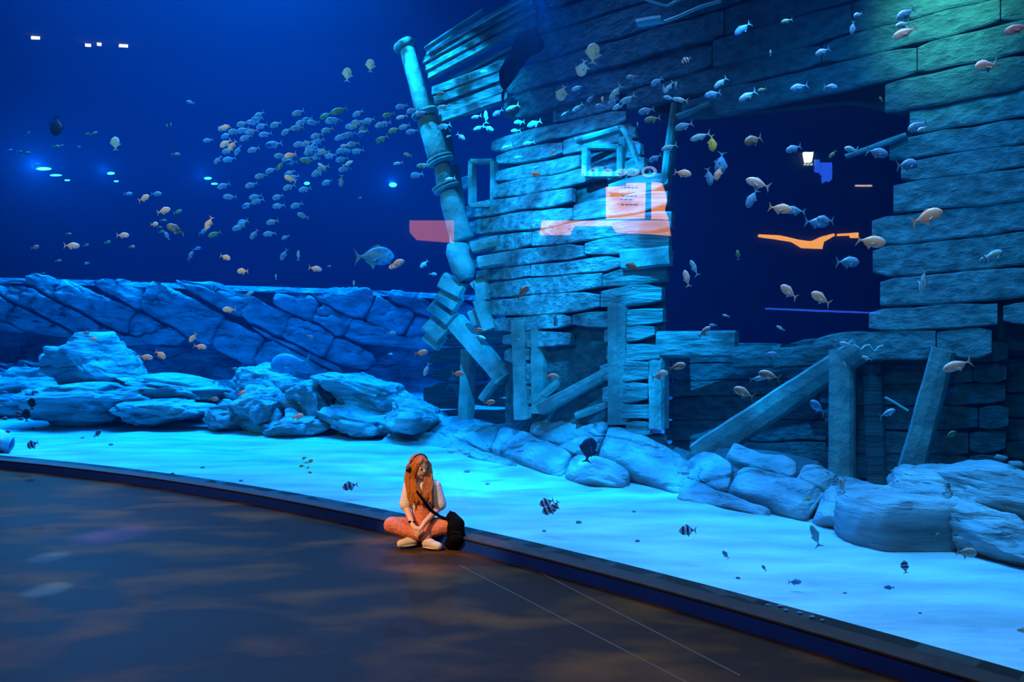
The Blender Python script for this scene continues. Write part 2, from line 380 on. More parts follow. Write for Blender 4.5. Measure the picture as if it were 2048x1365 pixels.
# dark hollow behind it
hol = empty('hollow_rock', (-7, 22.4, .1)); tag(hol, 'dark recessed rock face of the hollow below the stone ledge', 'rock face')
sheet('face', hol, [(-260, 600), (1020, 620)], [(-260, 850), (1020, 860)], -260, 1020, lambda a, b: 20.6+a/880*3.0, Vector((0, .3, 0)), M_rock, 50, 14, .7, .4)

# 2. boulders
def boulder(px, py, w_, h_, d, dep, roll, label, strata=.05, m=None, sq=.75, seed=0, base=None, lev=5, yaw=0, dz=0, name='boulder', group=None, rough=.16):
    c = U(px, py, d); hw = w_*d/F/2; hh = h_*d/F/2; bm = bmesh.new(); bmesh.ops.create_icosphere(bm, subdivisions=lev, radius=1)
    pr = random.Random(int(seed*100)+5); PL = []
    for _ in range(11):
        q_ = Vector((pr.gauss(0, 1), pr.gauss(0, 1), pr.gauss(0, 1))).normalized(); PL.append((q_, pr.uniform(.66, .92)))
    rm = Matrix.Rotation(-roll, 3, 'Y'); ym = Matrix.Rotation(yaw, 3, 'Z')
    for v in bm.verts:
        p = v.co; q = Vector([math.copysign(abs(a)**sq, a) for a in p]); q = q*(1/max(1e-6, q.length))*(.55+.45*max(abs(p.x), abs(p.y), abs(p.z))/.75)
        n1 = fbm(p+Vector((seed*3.1, 0, seed)), 1.1, 3)*rough*2; n2 = fbm(p+Vector((0, seed, 0)), 4, 3)*rough*.45
        for pn, pc in PL:
            e_ = q.dot(pn)-pc
            if e_ > 0: q = q-pn*e_*.92
        t = p.z*5+fbm(p+Vector((seed, 2, 0)), 1.0)*1.2; st = (t-math.floor(t)); st = (st**4)*strata
        q = q*(1.08+n1+n2-st-.035*abs(noise.noise(p*7+Vector((seed, 0, 0)))))
        q = Vector((q.x*hw, q.y*dep, q.z*hh)); v.co = ym @ (rm @ q)
    me = bpy.data.meshes.new(name); bm.to_mesh(me); bm.free(); me.materials.append(m or M_rock2)
    for p in me.polygons: p.use_smooth = True
    o = bpy.data.objects.new(name, me); COL.objects.link(o)
    zb = c.z-hh; o.location = (c.x, c.y, zb)
    for v in me.vertices: v.co.z += hh
    tag(o, label, 'boulder', group); return o

bank_bot = [(-200, 812), (0, 822), (90, 832), (160, 855), (250, 845), (420, 848), (500, 868), (590, 880), (660, 860), (800, 875), (900, 905)]
bank_top = [(-200, 735), (0, 738), (60, 732), (120, 700), (150, 690), (230, 712), (255, 745), (400, 762), (480, 760), (520, 742), (610, 765), (660, 755), (700, 745), (800, 782), (900, 838), (960, 850)]
def d_bank(px, py):
    yb = interp(bank_bot, px); yt = interp(bank_top, px); db = dsand(yb); return db+(yb-py)/max(20, yb-yt)*1.7
bk = empty('boulder_bank', (-6, 15.5, .1)); tag(bk, 'long low bank of layered rock slabs along the back of the sand, left half', 'rock bank')
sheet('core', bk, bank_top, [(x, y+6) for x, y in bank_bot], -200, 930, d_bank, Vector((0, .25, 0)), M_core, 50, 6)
cells('stone', bk, bank_top, bank_bot, -200, 930, radians(9), 150, 42, d_bank, Vector((0, -.8, .55)), .20, M_rock2, gap=5, rough=.9)
B = [
 (195, 735, 150, 130, 15.2, .9, -.1, 'tall rounded boulder of thin layers, the highest one left of the hollow'),
 (180, 805, 230, 80, 14.4, .9, .03, 'wide flat layered boulder at the foot of the highest boulder'),
 (60, 768, 170, 64, 16.4, .9, .1, 'pale layered boulder at the far left end of the bank'),
 (40, 806, 150, 44, 16.0, .7, 0, 'low shadowed slab on the sand at the far left end'),
 (350, 782, 190, 52, 15.0, .8, -.12, 'long slanting slab in front of the dark hollow'),
 (330, 822, 180, 50, 13.9, .7, .02, 'dark squat boulder at the sand edge below the slanting slab'),
 (516, 765, 74, 74, 14.6, .5, -.5, 'small egg-shaped boulder standing out above the bank'),
 (530, 815, 120, 84, 13.6, .8, .1, 'bright rounded boulder under the egg-shaped one'),
 (455, 832, 90, 50, 13.6, .6, 0, 'dark broken boulder on the sand left of the bright rounded one'),
 (622, 800, 90, 96, 13.6, .7, 0, 'upright block with a dark cleft on its left side'),
 (590, 855, 110, 44, 12.8, .5, .1, 'low stone wedge half sunk in sand below the upright block'),
 (735, 792, 180, 76, 13.6, .9, -.28, 'large sloping boulder right of the upright block, bright on top'),
 (720, 845, 160, 62, 12.9, .7, -.15, 'shadowed boulder at the sand edge under the large sloping one'),
 (835, 838, 130, 70, 12.6, .8, -.25, 'boulder at the right end of the left bank, near the broken stern boards'),
]
for i, b in enumerate(B): boulder(*b, seed=i*1.7+1)
# 3. centre bank
cb_bot = [(840, 890), (900, 905), (1000, 932), (1100, 955), (1180, 972), (1290, 985), (1395, 1002)]
cb_top = [(840, 850), (870, 835), (930, 832), (1000, 850), (1060, 820), (1150, 830), (1230, 838), (1300, 870), (1395, 905)]
def d_cb(px, py):
    yb = interp(cb_bot, px); yt = interp(cb_top, px); return dsand(yb)+(yb-py)/max(20, yb-yt)*1.35
cbk = empty('rock_shelf', (.5, 9.6, .1)); tag(cbk, 'sloping shelf of cracked stone slabs at the foot of the stern', 'rock bank')
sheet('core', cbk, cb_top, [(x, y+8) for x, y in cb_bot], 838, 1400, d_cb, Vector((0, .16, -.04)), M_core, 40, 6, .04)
cells('stone', cbk, cb_top, cb_bot, 838, 1400, radians(22), 150, 62, d_cb, Vector((-.1, -.7, .7)), .11, M_rock, gap=3.5, rough=.8)
# 4. long cracked boulder
lc_bot = [(1375, 1000), (1450, 1016), (1520, 1028), (1600, 1042), (1690, 1058)]
lc_top = [(1375, 935), (1400, 905), (1440, 893), (1520, 898), (1580, 906), (1650, 922), (1680, 960), (1722, 990)]
def d_lc(px, py):
    yb = interp(lc_bot, px); yt = interp(lc_top, px); return dsand(yb)+(yb-py)/max(20, yb-yt)*1.0
lck = empty('cracked_boulder', (2.7, 7.4, .1)); tag(lck, 'long cracked boulder of slanting slabs in front of the diagonal beam', 'boulder')
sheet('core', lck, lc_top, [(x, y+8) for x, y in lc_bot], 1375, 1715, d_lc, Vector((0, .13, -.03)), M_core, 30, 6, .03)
cells('stone', lck, lc_top, lc_bot, 1375, 1710, radians(21), 165, 58, d_lc, Vector((-.1, -.7, .7)), .10, M_rock, gap=3.5, rough=.8)
# 5. flat topped boulder and its neighbours at the right
def flat_rock(px, pyt, pyb, w_, label, seed, tilt=0, dep=None, m=None):
    d = F*(H-.08)/(pyb-CY0); hw = w_*d/F/2; dep = dep or hw*.8; top = H-(pyt-CY0)/F*(d+dep*.9); c = U(px, pyb, d+dep*.9); c.z = .06; hh = top-.06
    v = []; f = []; n = 56; rings = [(1.0, 0), (1.04, .15), (1.03, .35), (1.05, .5), (1.02, .7), (1.0, .86), (.95, .95), (.85, .985), (.65, 1.0), (.4, 1.01), (.2, 1.0)]
    for k, z in rings:
        for i in range(n):
            a = 2*pi*i/n; sx = math.copysign(abs(cos(a))**.8, cos(a)); sy = math.copysign(abs(sin(a))**.8, sin(a))
            rr = k*(1+.10*fbm((cos(a)*1.3+seed, sin(a)*1.3, 0))+.03*fbm((cos(a)*4, sin(a)*4, z*3+seed)))
            x = hw*sx*rr; y = dep*sy*rr
            zz = z*hh+(.03*fbm((x*2.5, y*9, seed)) if z > .9 else 0)+tilt*x*(z > .5)
            v.append((c.x+x, c.y+y, c.z+zz))
    for r in range(len(rings)-1):
        for i in range(n): f.append((r*n+i, r*n+(i+1) % n, (r+1)*n+(i+1) % n, (r+1)*n+i))
    f.append(tuple((len(rings)-1)*n+i for i in range(n))); f.append(tuple(range(n))[::-1])
    o = mk('boulder', v, f, m or M_rock2, base=(c.x, c.y, c.z), smooth=True); tag(o, label, 'boulder'); return o
flat_rock(1795, 985, 1108, 232, 'round boulder with a flat grained top, like a tree stump, on the right sand', 2, dep=.42)
boulder(1990, 1085, 210, 150, 5.85, .55, -.35, 'large pale boulder cut off at the right edge, right of the stump-like one', seed=11, rough=.07)
boulder(1960, 985, 280, 110, 6.5, .8, -.25, 'broad slab with a grained bright top behind the stump-like boulder', seed=12, rough=.06)
boulder(1840, 985, 130, 84, 6.45, .4, -.2, 'wedge of rock between the stump-like boulder and the broad slab', seed=14, rough=.08)
boulder(1720, 1000, 100, 50, 6.6, .35, -.1, 'small low rock beside the leaning post foot', seed=15, rough=.08)
for i, (px, py, s, l) in enumerate([(1962, 946, 26, 'small loose stone on the broad slab, near the hull'), (2030, 930, 30, 'small rounded stone lying against the hull at the right edge'), (2000, 915, 20, 'smallest loose stone on the broad slab by the hull')]):
    boulder(px, py, s, s*.55, 6.75, .06, 0, l, seed=20+i, lev=2, name='stone')

# ------------------------------------------------------------------ shipwreck
HN = Vector((.597, .802, 0))                      # into the hull, away from the viewer
def d_hull(px): return 10.9/(1+.7435*(px-CX0)/F)
def d_stern(px, py):
    d = d_hull(px)
    if px < 1350:
        k = max(0, 1-((px-1150)/230)**2); d -= .75*k*max(0, min(1, (py-250)/200))
    return d
def in_poly(p, P):
    x, y = p; c = False; j = len(P)-1
    for i in range(len(P)):
        if (P[i][1] > y) != (P[j][1] > y) and x < (P[j][0]-P[i][0])*(y-P[i][1])/(P[j][1]-P[i][1])+P[i][0]: c = not c
        j = i
    return c
def plank(name, xs, top, bot, dfn, th, parent, m, lean=.0, into=HN, bulge=.006):
    """one board: front face, bevelled long edges and back, from outline points"""
    v = []; n = len(xs)
    prof = ((0, .012), (.06, -bulge*.6), (.5, -bulge), (.94, -bulge*.6-lean), (1, .012-lean))
    for i, x in enumerate(xs):
        for t, o in prof:
            y = top[i]+(bot[i]-top[i])*t; p = U(x, y, dfn(x, y)); v.append(p+into*(o+.012*fbm(p, 2.2)))
        for t in (1, 0):
            y = top[i]+(bot[i]-top[i])*t; p = U(x, y, dfn(x, y)); v.append(p+into*th)
    k = 7; f = []
    for i in range(n-1):
        for j in range(k): f.append((i*k+j, i*k+(j+1) % k, (i+1)*k+(j+1) % k, (i+1)*k+j))
    f += [tuple(range(k))[::-1], tuple((n-1)*k+j for j in range(k))]
    return mk(name, v, f, m, parent)
SLP = [(-300, -.34), (0, -.31), (120, -.27), (300, -.19), (450, -.13), (600, -.075), (720, -.02), (1000, .01)]
def row_y(y0, x): return y0+interp(SLP, y0)*(x-1340)
def rows(parent, polys, holes, y0a, y0b, step, dfn, m, xa, xb, lo=170, hi=420, th=.07, jag=14, off=0.0, rng=None, name='plank'):
    r = rng or RNG; ys = [y0a]
    while ys[-1] < y0b: ys.append(ys[-1]+step*r.uniform(.8, 1.25))
    for a, b in zip(ys, ys[1:]):
        ok = []; mid = (a+b)/2
        for x in range(xa, xb, 6):
            y = row_y(mid, x); ok.append(any(in_poly((x, y), P) for P in polys) and not any(in_poly((x, y), P) for P in holes))
        i = 0
        while i < len(ok):
            if not ok[i]: i += 1; continue
            j = i
            while j < len(ok) and ok[j]: j += 1
            xs0, xs1 = xa+i*6+r.uniform(-jag, jag), xa+j*6+r.uniform(-jag, jag)
            i = j
            if xs1-xs0 < 22: continue
            x = xs0
            while x < xs1-1:
                ln = r.uniform(lo, hi); e = min(xs1, x+ln)
                if xs1-e < 60: e = xs1
                n = max(3, int((e-x)/28)); X = [x+(e-2.5-x)*q/n for q in range(n+1)]
                wob = r.uniform(0, 99); g = .5; sk = r.uniform(-3, 3); drop = r.uniform(-.014, .014)+off
                tp = []; bt = []
                for q, xx in enumerate(X):
                    ed = 0
                    if q in (0, n): ed = r.uniform(2, 9)
                    elif q in (1, n-1): ed = r.uniform(0, 2)
                    tp.append(row_y(a, xx)+g+ed+noise.noise(Vector((xx*.014, wob, 0)))*6+sk*q/n)
                    bt.append(max(tp[-1]+4, row_y(b, xx)-g-ed+noise.noise(Vector((xx*.014, wob+9, 0)))*6+sk*q/n))
                plank(name, X, tp, bt, lambda px, py: dfn(px, py)+drop, th, parent, m, lean=.004+r.uniform(0, .01))
                x = e
wreck = empty('shipwreck', (1.2, 9.6, .1)); tag(wreck, 'sunken wooden ship with a broken plank hull, stern and dark opening, behind the boulders', 'shipwreck')
P_stern = [(1000, 262), (1130, 222), (1225, 196), (1262, 240), (1290, 330), (1338, 365), (1338, 470), (1352, 500), (1350, 530), (1328, 560), (1333, 610), (1310, 660), (1318, 700), (1300, 720), (1300, 860), (1030, 850), (1012, 705), (966, 645), (948, 560), (938, 470), (915, 425), (914, 330), (978, 300)]
win1 = [(938, 322), (982, 322), (986, 408), (936, 412)]
win2 = [(1166, 296), (1240, 288), (1240, 345), (1166, 345)]
low_open = [(1095, 680), (1205, 665), (1210, 850), (1070, 850), (1060, 720)]
rows(wreck, [P_stern], [win1, win2, low_open, [(1150, 385), (1212, 378), (1212, 390), (1150, 397)]], 150, 900, 40, d_stern, M_wood, 890, 1380, lo=110, hi=260, th=.10, jag=9)
P_up = [(1000, 200), (1015, 140), (1060, 95), (1120, -80), (2500, -420), (2500, 180), (1800, 206), (1700, 184), (1500, 205), (1345, 226), (1240, 200), (1130, 218), (1010, 262)]
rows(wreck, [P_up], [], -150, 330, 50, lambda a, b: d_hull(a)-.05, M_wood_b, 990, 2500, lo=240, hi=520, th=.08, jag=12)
P_right = [(1800, 200), (1900, 150), (2500, 20), (2500, 700), (2030, 690), (2025, 610), (1990, 570), (1985, 640), (2010, 760), (2000, 960), (1620, 985), (1640, 684), (1705, 655), (1765, 625), (1740, 600), (1722, 555), (1780, 512), (1770, 480), (1728, 462), (1755, 415), (1800, 370), (1790, 320), (1750, 300), (1785, 275), (1810, 240)]
rows(wreck, [P_right], [], -60, 700, 46, lambda a, b: d_hull(a), M_wood, 1560, 2500, lo=230, hi=500, th=.09, jag=22)
P_low = [(1325, 690), (1620, 690), (2060, 660), (2500, 660), (2500, 980), (1325, 960)]
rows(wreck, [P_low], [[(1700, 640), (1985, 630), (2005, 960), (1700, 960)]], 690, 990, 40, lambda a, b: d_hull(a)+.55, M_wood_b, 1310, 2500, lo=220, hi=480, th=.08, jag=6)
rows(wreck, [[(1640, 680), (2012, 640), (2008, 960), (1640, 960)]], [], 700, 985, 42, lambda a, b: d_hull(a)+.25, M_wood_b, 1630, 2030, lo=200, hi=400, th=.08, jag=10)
rows(wreck, [low_open], [], 640, 880, 40, lambda a, b: d_stern(a, 700)+.35, M_wood, 1040, 1230, lo=200, hi=300, th=.08, jag=2, name='inner_plank')

rows(wreck, [[(862, 690), (905, 655), (1050, 640), (1080, 850), (930, 865), (846, 850)]], [], 640, 900, 44, lambda a, b: 13.2-(a-850)*.003, M_hull_shade, 840, 1100, lo=90, hi=200, th=.1, jag=8, name='inner_plank')  # dark planks added over the lit sand, shade put into their colour
def beam(p, q, w_, d0, d1, th, parent, m=None, name='beam', seg=8, wob=2.0, w2=None):
    v = []; dx, dy = q[0]-p[0], q[1]-p[1]; ln = hypot(dx, dy); nx, ny = -dy/ln, dx/ln; n = seg; sd = RNG.uniform(0, 99)
    for i in range(n+1):
        t = i/n; d = d0+(d1-d0)*t; ww = w_+((w2 or w_)-w_)*t
        for s, o in ((-1, .3), (-.8, 0), (0, -.08), (.8, 0), (1, .3), (1, 1), (-1, 1)):
            j = noise.noise(Vector((t*ln*.02, s, sd)))*wob
            x = p[0]+dx*t+nx*(s*ww/2+j); y = p[1]+dy*t+ny*(s*ww/2+j); pp = U(x, y, d)+HN*(o*th); v.append(pp)
    k = 7; f = []
    for i in range(n):
        for j in range(k): f.append((i*k+j, i*k+(j+1) % k, (i+1)*k+(j+1) % k, (i+1)*k+j))
    f += [tuple(range(k))[::-1], tuple(n*k+j for j in range(k))]
    return mk(name, v, f, m or M_beam, parent)
# timbers of the wreck
beam((1392, 915), (1716, 700), 58, 8.6, 7.75, .22, wreck, seg=12, wob=3, w2=50)
beam((1678, 1000), (1680, 700), 50, 7.6, 7.85, .2, wreck, name='post')
beam((1752, 995), (1742, 665), 40, 7.95, 8.0, .1, wreck, M_wood_b, name='post', wob=1)
beam((1812, 975), (1886, 700), 58, 7.2, 7.25, .2, wreck, name='post', w2=48, wob=3)
beam((1312, 690), (1470, 688), 54, 9.1, 8.8, .15, wreck, M_wood, name='sill_beam', wob=1)
beam((1465, 716), (1560, 712), 46, 8.75, 8.5, .3, wreck, M_wood_b, name='sill_beam')
beam((1545, 718), (1765, 702), 44, 8.45, 7.85, .2, wreck, M_wood_b, name='sill_beam')
beam((1310, 860), (1309, 712), 32, 9.0, 9.1, .2, wreck, name='post')
beam((1235, 850), (1232, 612), 50, 9.15, 9.1, .3, wreck, name='post', w2=44)
beam((1276, 855), (1272, 620), 26, 9.2, 9.2, .2, wreck, name='post')
beam((1075, 828), (1074, 655), 30, 9.9, 9.95, .2, wreck, name='post')
beam((1042, 840), (1036, 640), 34, 10.1, 10.15, .2, wreck, name='post')
beam((1075, 820), (1215, 745), 24, 9.7, 9.2, .15, wreck)
beam((1068, 806), (1118, 764), 20, 9.9, 9.8, .12, wreck)
beam((1150, 832), (1228, 805), 16, 9.5, 9.3, .1, wreck)
beam((900, 640), (1002, 760), 34, 11.2, 10.6, .18, wreck)
beam((960, 800), (1000, 745), 14, 10.7, 10.6, .1, wreck)
beam((925, 840), (930, 700), 22, 11.3, 11.3, .15, wreck, name='post')
beam((1325, 365), (1348, 205), 15, 9.2, 9.25, .15, wreck, name='post')
beam((1244, 255), (1282, 342), 9, 9.4, 9.35, .1, wreck, name='spar')
beam((1243, 345), (1243, 250), 14, 9.5, 9.55, .1, wreck, name='post')
beam((1352, 232), (1420, 206), 9, 9.1, 8.9, .1, wreck, name='spar')
beam((1690, 312), (1812, 268), 9, 7.9, 7.6, .08, wreck, name='spar')
# window frames on the stern
def frame(x0, y0, x1, y1, wd, d, nm):
    a = beam((x0, y0), (x1, y0), wd, d, d, .1, wreck, name=nm, seg=3, wob=1)
    for p, q in (((x0, y0), (x0, y1)), ((x1, y0), (x1, y1)), ((x0, y1), (x1, y1))): beam(p, q, wd, d, d, .1, wreck, name=nm, seg=3, wob=1)
frame(940, 322, 984, 410, 10, 10.85, 'window_frame')
frame(1168, 292, 1238, 348, 12, 9.45, 'window_frame')
beam((1150, 280), (1236, 256), 13, 9.45, 9.4, .12, wreck, name='lintel', seg=4)
# rounded board end at the right side of the stern
beam((1240, 520), (1338, 512), 40, 9.05, 8.9, .10, wreck, name='plank', seg=8)
# hull lining behind the planks added dark, standing for the shade in the gaps
sheet('gap_shade_backing', wreck, [(1000, 270), (1240, 205), (1300, 360), (1325, 370)], [(1000, 845), (1300, 850)], 1000, 1322, lambda a, b: d_stern(a, b)+.0, HN*.13, M_wood_b, 16, 8, .02, .1)
sheet('gap_shade_backing', wreck, [(1010, 190), (1120, -60), (2600, -460)], [(1010, 250), (1240, 200), (1345, 222), (1700, 184), (1800, 206), (2600, 200)], 1015, 2600, lambda a, b: d_hull(a), HN*.35, M_hull_shade, 40, 8, .02, .1)
sheet('gap_shade_backing', wreck, [(1815, 206), (2600, 190)], [(1815, 700), (2600, 700)], 1815, 2600, lambda a, b: d_hull(a), HN*.35, M_hull_shade, 20, 8, .02, .1)
sheet('gap_shade_backing', wreck, [(1330, 700), (1500, 725), (1760, 700), (2600, 690)], [(1330, 1000), (2600, 1010)], 1330, 2600, lambda a, b: d_hull(a)+.55, HN*.3, M_hull_shade, 30, 8, .02, .1)

# deck panels at the upper left (boards sloping steeply up to the right)
def panel(quad, d0, d1, nrow, m, parent, name='deck_plank', th=.1):
    (ax, ay), (bx, by), (cx, cy), (dx, dy) = quad          # tl tr br bl
    for r in range(nrow):
        t0, t1 = r/nrow, (r+1)/nrow; n = 7
        X = []; T = []; Bt = []
        jl, jr = RNG.uniform(-7, 7), RNG.uniform(-7, 7)
        for i in range(n+1):
            s = i/n
            x0 = ax+(dx-ax)*(t0+t1)/2+jl; x1 = bx+(cx-bx)*(t0+t1)/2+jr
            ty = (ay+(dy-ay)*t0)*(1-s)+(by+(cy-by)*t0)*s; by_ = (ay+(dy-ay)*t1)*(1-s)+(by+(cy-by)*t1)*s
            X.append(x0+(x1-x0)*s); T.append(ty+.8); Bt.append(by_-.8)
        plank(name, X, T, Bt, lambda px, py: d0+(d1-d0)*(px-ax)/(bx-ax), th, parent, m, into=Vector((.2, .97, 0)), lean=.025)
panel([(846, 98), (1072, -28), (1066, 44), (862, 160)], 11.3, 10.6, 4, M_wood, wreck)
panel([(862, 170), (1072, 60), (1078, 92), (868, 200)], 11.5, 10.8, 2, M_wood_b, wreck)
panel([(858, 172), (1002, 118), (1012, 186), (872, 236)], 11.2, 10.9, 3, M_wood, wreck)
panel([(868, 228), (1010, 182), (1014, 200), (876, 248)], 11.0, 10.7, 1, M_wood, wreck, name='rail')
panel([(845, 92), (960, 15), (1060, -40), (1060, -30), (960, 24), (846, 100)][:2]+[(960, 22), (845, 99)], 11.1, 10.8, 1, M_wood, wreck, name='rail')
# carved corner column: turned segments with collars
def lathe(p, q, prof, d0, d1, parent, name, m, seg=18):
    A = U(p[0], p[1], d0); Bv = U(q[0], q[1], d1); ax = (Bv-A); ln = ax.length; ax.normalize(); s = ax.cross(Vector((0, 1, 0))).normalized(); t = ax.cross(s)
    v = []; f = []
    for tt, r in prof:
        for i in range(seg):
            a = 2*pi*i/seg; r2 = r*(1+.06*noise.noise(Vector((cos(a)*2, sin(a)*2, tt*6+p[0]))))
            v.append(A+ax*(tt*ln)+(s*cos(a)+t*sin(a))*r2)
    n = len(prof)
    for k in range(n-1):
        for i in range(seg): f.append((k*seg+i, k*seg+(i+1) % seg, (k+1)*seg+(i+1) % seg, (k+1)*seg+i))
    f += [tuple(range(seg))[::-1], tuple((n-1)*seg+i for i in range(seg))]
    return mk(name, v, f, m, parent, smooth=True)
mast = empty('carved_mast', (-1.0, 11.0, .2)); tag(mast, 'leaning carved corner post with ringed collars at the left edge of the wreck', 'mast')
seg_prof = [(0, .07), (.03, .11), (.2, .125), (.5, .13), (.85, .15), (.93, .13), (1, .10)]
lathe((813, 96), (850, 226), [(0, .09), (.04, .12), (.3, .125), (.7, .135), (.96, .15), (1, .10)], 11.1, 11.0, mast, 'shaft', M_beam)
lathe((804, 84), (812, 98), [(0, .10), (.2, .17), (.7, .18), (1, .11)], 11.1, 11.1, mast, 'cap', M_beam)
lathe((852, 232), (880, 318), [(0, .12), (.1, .16), (.5, .17), (.9, .19), (1, .16)], 11.0, 10.95, mast, 'shaft', M_beam)
for (a, b, c, d_) in ((878, 314, 881, 322), (881, 320, 884, 328), (889, 368, 892, 375), (892, 374, 895, 381), (848, 222, 852, 232)):
    lathe((a, b), (c, d_), [(0, .16), (.25, .215), (.75, .215), (1, .16)], 10.95, 10.95, mast, 'collar', M_beam)
lathe((884, 328), (892, 372), [(0, .12), (.4, .14), (.9, .15), (1, .13)], 10.95, 10.95, mast, 'shaft', M_beam)
lathe((896, 384), (926, 484), [(0, .13), (.2, .17), (.7, .18), (.95, .20), (1, .15)], 10.95, 10.9, mast, 'shaft', M_beam)
lathe((912, 486), (934, 560), [(0, .15), (.2, .20), (.7, .19), (1, .14)], 10.95, 10.9, mast, 'shaft', M_beam)
beam((886, 250), (897, 320), 12, 11.2, 11.1, .1, mast, name='rib', seg=4)
beam((905, 330), (925, 470), 12, 11.2, 11.1, .1, mast, name='rib', seg=4)
beam((898, 390), (905, 520), 8, 10.8, 10.8, .08, mast, name='rib', seg=4)
# broken boards under the mast
brk = empty('broken_boards', (-1.2, 11.3, .2)); tag(brk, 'row of broken board ends hanging in steps below the carved mast', 'boards')
for p, q, w_, d in (((880, 560), (922, 582), 34, 11.0), ((876, 586), (912, 612), 30, 11.1), ((862, 608), (900, 640), 34, 11.2), ((858, 640), (888, 668), 52, 11.3), ((850, 670), (878, 690), 30, 11.4), ((948, 560), (975, 590), 30, 10.9), ((940, 640), (968, 628), 34, 10.9)):
    beam(p, q, w_, d, d-.1, .1, brk, name='board', seg=4)
for p, q, w_, d in (((958, 560), (962, 600), 26, 10.8), ((955, 600), (975, 660), 26, 10.75), ((942, 495), (1010, 478), 24, 10.7), ((955, 525), (1060, 508), 26, 10.5)):
    beam(p, q, w_, d, d-.05, .12, wreck, name='plank', seg=4)
fb = beam((1272, 44), (1322, 36), 14, 8.6, 8.5, .08, None, name='driftwood', seg=5, m=mat('pale_wood', (.7, .75, .72), .8, var=.3)); tag(fb, 'pale splintered piece of wood caught on the dark upper planks', 'wood')
def rope(name, pts, r, d, label):
    v = []; f = []; P = [U(x, y, d) for x, y in pts]; seg = 6
    for i, p in enumerate(P):
        tg = (P[min(i+1, len(P)-1)]-P[max(i-1, 0)]).normalized(); s = tg.cross(Vector((0, 1, 0))).normalized(); t = tg.cross(s)
        for k in range(seg): a = 2*pi*k/seg; v.append(p+(s*cos(a)+t*sin(a))*r)
    for i in range(len(P)-1):
        for k in range(seg): f.append((i*seg+k, i*seg+(k+1) % seg, (i+1)*seg+(k+1) % seg, (i+1)*seg+k))
    o = mk(name, v, f, mat('rope', (.55, .6, .55), .8), smooth=True); tag(o, label, 'rope'); return o
rope('rope', [(1280, -6), (1300, 3), (1334, 12), (1372, -8)], .016, 8.4, 'thin rope sagging in a V at the top edge of the picture')
rope('rope', [(1328, 44), (1360, 32), (1400, 14), (1442, 2)], .02, 8.2, 'straight rope rising to the top edge over the dark planks')
rope('rope', [(1705, 690), (1715, 694), (1722, 700), (1730, 692), (1738, 690), (1748, 703), (1758, 694), (1766, 692)], .012, 7.5, 'wavy rope strung between the beam end and the next post')
rope('rope', [(1770, 795), (1790, 806), (1816, 822)], .012, 7.3, 'short rope end hanging left of the leaning post')

# ------------------------------------------------------------------ far lamps in the tank
M_lamp = mat('lamp_lens', (1, 1, 1), .5, emit=(.5, .88, 1), es=14)
def tank_lamp(px, py, w_, h_, power, label, d=19.5, es=None):
    c = U(px, py, d); e = empty('underwater_lamp', tuple(c)); tag(e, label, 'lamp', 'underwater lamps at the back of the tank')
    r = w_*d/F/2*.9; rz = h_*d/F/2*.7; v = []; f = []; n = 20
    for k, y in ((.0, -.05), (.6, -.045), (1, 0)):
        for i in range(n): a = 2*pi*i/n; v.append(c+Vector((cos(a)*r*max(k, .02), y, sin(a)*rz*max(k, .02))))
    for q in range(2):
        for i in range(n): f.append((q*n+i, q*n+(i+1) % n, (q+1)*n+(i+1) % n, (q+1)*n+i))
    f.append(tuple(range(n))); mk('lens', v, f, M_lamp, e)
    v = []; f = []
    for k, y in ((1.02, 0), (1.12, -.02), (1.12, .12), (.7, .2)):
        for i in range(n): a = 2*pi*i/n; v.append(c+Vector((cos(a)*r*k, y, sin(a)*rz*k)))
    for q in range(3):
        for i in range(n): f.append((q*n+i, q*n+(i+1) % n, (q+1)*n+(i+1) % n, (q+1)*n+i))
    f.append(tuple(3*n+i for i in range(n))); mk('housing', v, f, M_blackp, e)
    if power: point('lamp_glow', c+Vector((0, -.35, 0)), power, (.05, .45, 1), .03)
tank_lamp(88, 338, 32, 8, 1800, 'far underwater lamp glowing at the back, upper one of the leftmost pair')
tank_lamp(112, 351, 26, 5, 0, 'far underwater lamp at the back, lower one of the leftmost pair')
tank_lamp(135, 361, 12, 4, 0, 'tiny far lamp just right of the leftmost lamp pair')
tank_lamp(222, 347, 16, 7, 500, 'far underwater lamp, second cluster from the left, upper one')
tank_lamp(233, 363, 10, 4, 0, 'far underwater lamp, second cluster from the left, lower one')
tank_lamp(416, 357, 16, 7, 350, 'far underwater lamp left of the school, upper one')
tank_lamp(429, 368, 14, 5, 0, 'far underwater lamp left of the school, lower one')
tank_lamp(614, 367, 12, 8, 80, 'small far lamp seen through the school of fish')
tank_lamp(786, 370, 16, 12, 600, 'far underwater lamp alone between the school and the mast')

